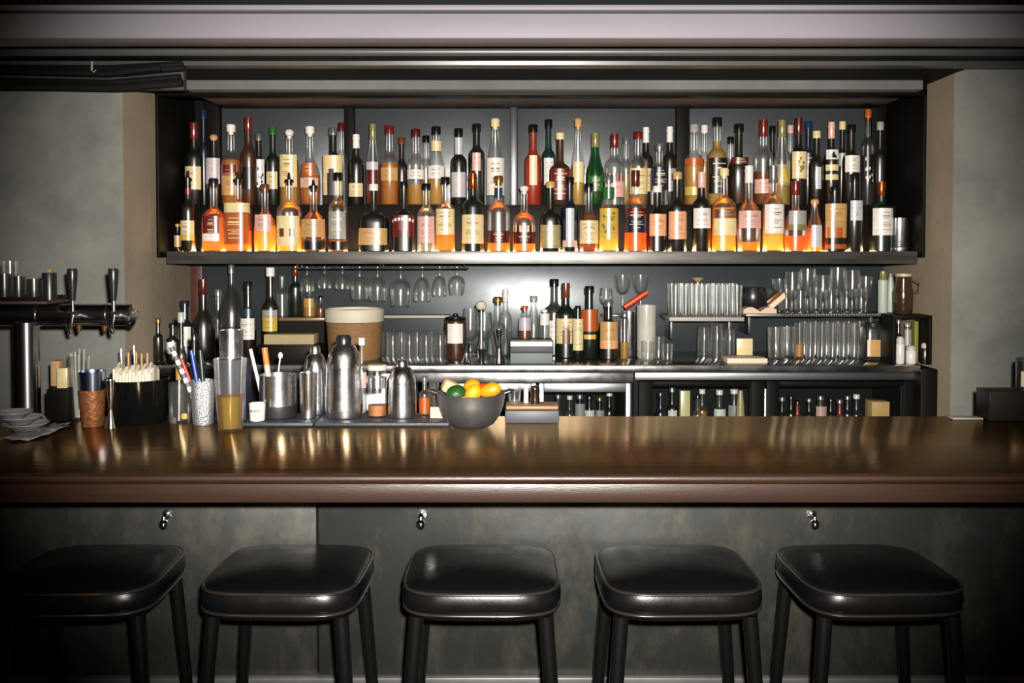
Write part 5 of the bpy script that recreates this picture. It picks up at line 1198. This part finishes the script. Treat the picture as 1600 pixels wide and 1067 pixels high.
turned('mill_head', [(0, h * .725), (r * .9, h * .725), (r * .95, h * .82), (r * .7, h * .97), (0, h)], MATS['dark_mill_wood'], pm)
# dark bottles at the back edge of the bar beside the tub
for x, wp, yt, c, Y_, t in ((283, 17, 488, 'grey', 2.985, 'dark bottle with grey cap behind the striped stick'), (303, 16, 520, 'black', 2.985, 'short dark bottle behind the pens')):
    make_bottle('wine_bottle', (X(x, Y_), Y_, BZ), wp * .5 * Y_ / F, Z(yt, Y_) - BZ, 'bord', 'dark', None, 0, c, 'cap', [(.12, .17, 'grey' if x < 250 else 'tan', 60, '')] if x == 283 else [], t, 'dark bottles along the back edge of the bar')
# right end: dark box with jar and a knife-like tray edge
Yr = 2.93
block('dark_caddy', X(1541, Yr, 620), X(1690, Yr, 620), Yr - .02, YB1 - .01, BZ, Z(610, Yr), pbr('dark_walnut', (0.008, 0.006, 0.004), .5, spec=.2, var=.4, scale=8), 'dark wooden box at the far end of the bar', 'box', b=.003)
tj = thing('tin', (X(1603, 2.96), 2.96, Z(610, Yr)), 'dark tin with cream label on the wooden box', 'tin')
h = Z(560, 2.96) - Z(610, Yr); r = 14 * 2.96 / F
turned('tin_body', [(0, 0), (r, 0), (r, h * .9), (0, h * .9)], black_plastic, tj); turned('lid', [(0, h * .905), (r * .96, h * .905), (r * .96, h), (0, h)], pbr('dark_teal_lid', (0.01, 0.03, 0.035), .4), tj)
mb = MB(); patch(mb, r + .0008, h * .1, h * .6, -.9, .9, 0, 2, 1); mb.obj('label', paper('cream'), tj)
MB_ = MB().box(-.05, .045, -.02, .02, 0, .006, b=.002)
kn = MB_.obj('sauce_dish', pbr('pale_ceramic', '9a968c', .4)); kn.location = (X(1530, 2.93, 640), 2.955, BZ); kn.location.x = X(1541, Yr, 620) - .05; tag(kn, 'flat pale dish beside the dark wooden box', 'dish')

# ---------------------------------------------------------------- ceiling clutter above the taps
cb = MB()
rs = random.Random(3)
for i in range(9):
    zz = Z(rs.uniform(104, 134), 3.36); x0 = X(rs.uniform(60, 130), 3.36); x1 = X(rs.uniform(235, 300), 3.36)
    yy = 3.34 + .007 * i
    cb.tube([(x0 - .3, yy, zz), ((x0 + x1) / 2, yy - .004, zz - rs.uniform(0, .02)), (x1, yy, zz + .01)], rs.uniform(.008, .02), seg=8)
o = cb.obj('cable_bundle', pbr('black_cable_sheath', (0.006, 0.006, 0.006), .6, spec=.15)); tag(o, 'thick bundle of dark cables under the ceiling above the taps', 'cable', kind='stuff')
wall_box = structure(bar_box('trim_13', -3.2, X(290, 3.38), 3.385, 3.42 - .001, Z(140, 3.385), 2.66, pbr('dark_plaster_edge', (0.02, 0.021, 0.02), .7), b=.004), 'dark board along the top of the wall by the taps', 'trim')
hk = thing('ceiling_hook', (X(145, 3.31), 3.33, Z(95, 3.31)), 'small pale hook hanging above the beer taps', 'hook')
MB().tube([(0, 0, .0), (0, -.004, -.03)], .004, seg=8).obj('hook_shank', pbr('pale_grey_hook', '8a8d88', .5), hk)
MB().tube([(0, -.004, -.0305), (.008, -.006, -.038), (.016, -.004, -.03)], .0035, seg=8).obj('hook_tip', MATS['pale_grey_hook'], hk)

# everything that merely stands on something keeps a hair's breadth of air under it
for o in list(COL.objects):
    if o.parent is None and o.type in ('MESH', 'EMPTY') and o.get('kind') != 'structure' and o.name not in ('bar_counter', 'bottle_cabinet', 'back_counter') and not o.name.startswith(('under_counter_fridge', 'bar_mat')):
        o.location.z += 0.0006
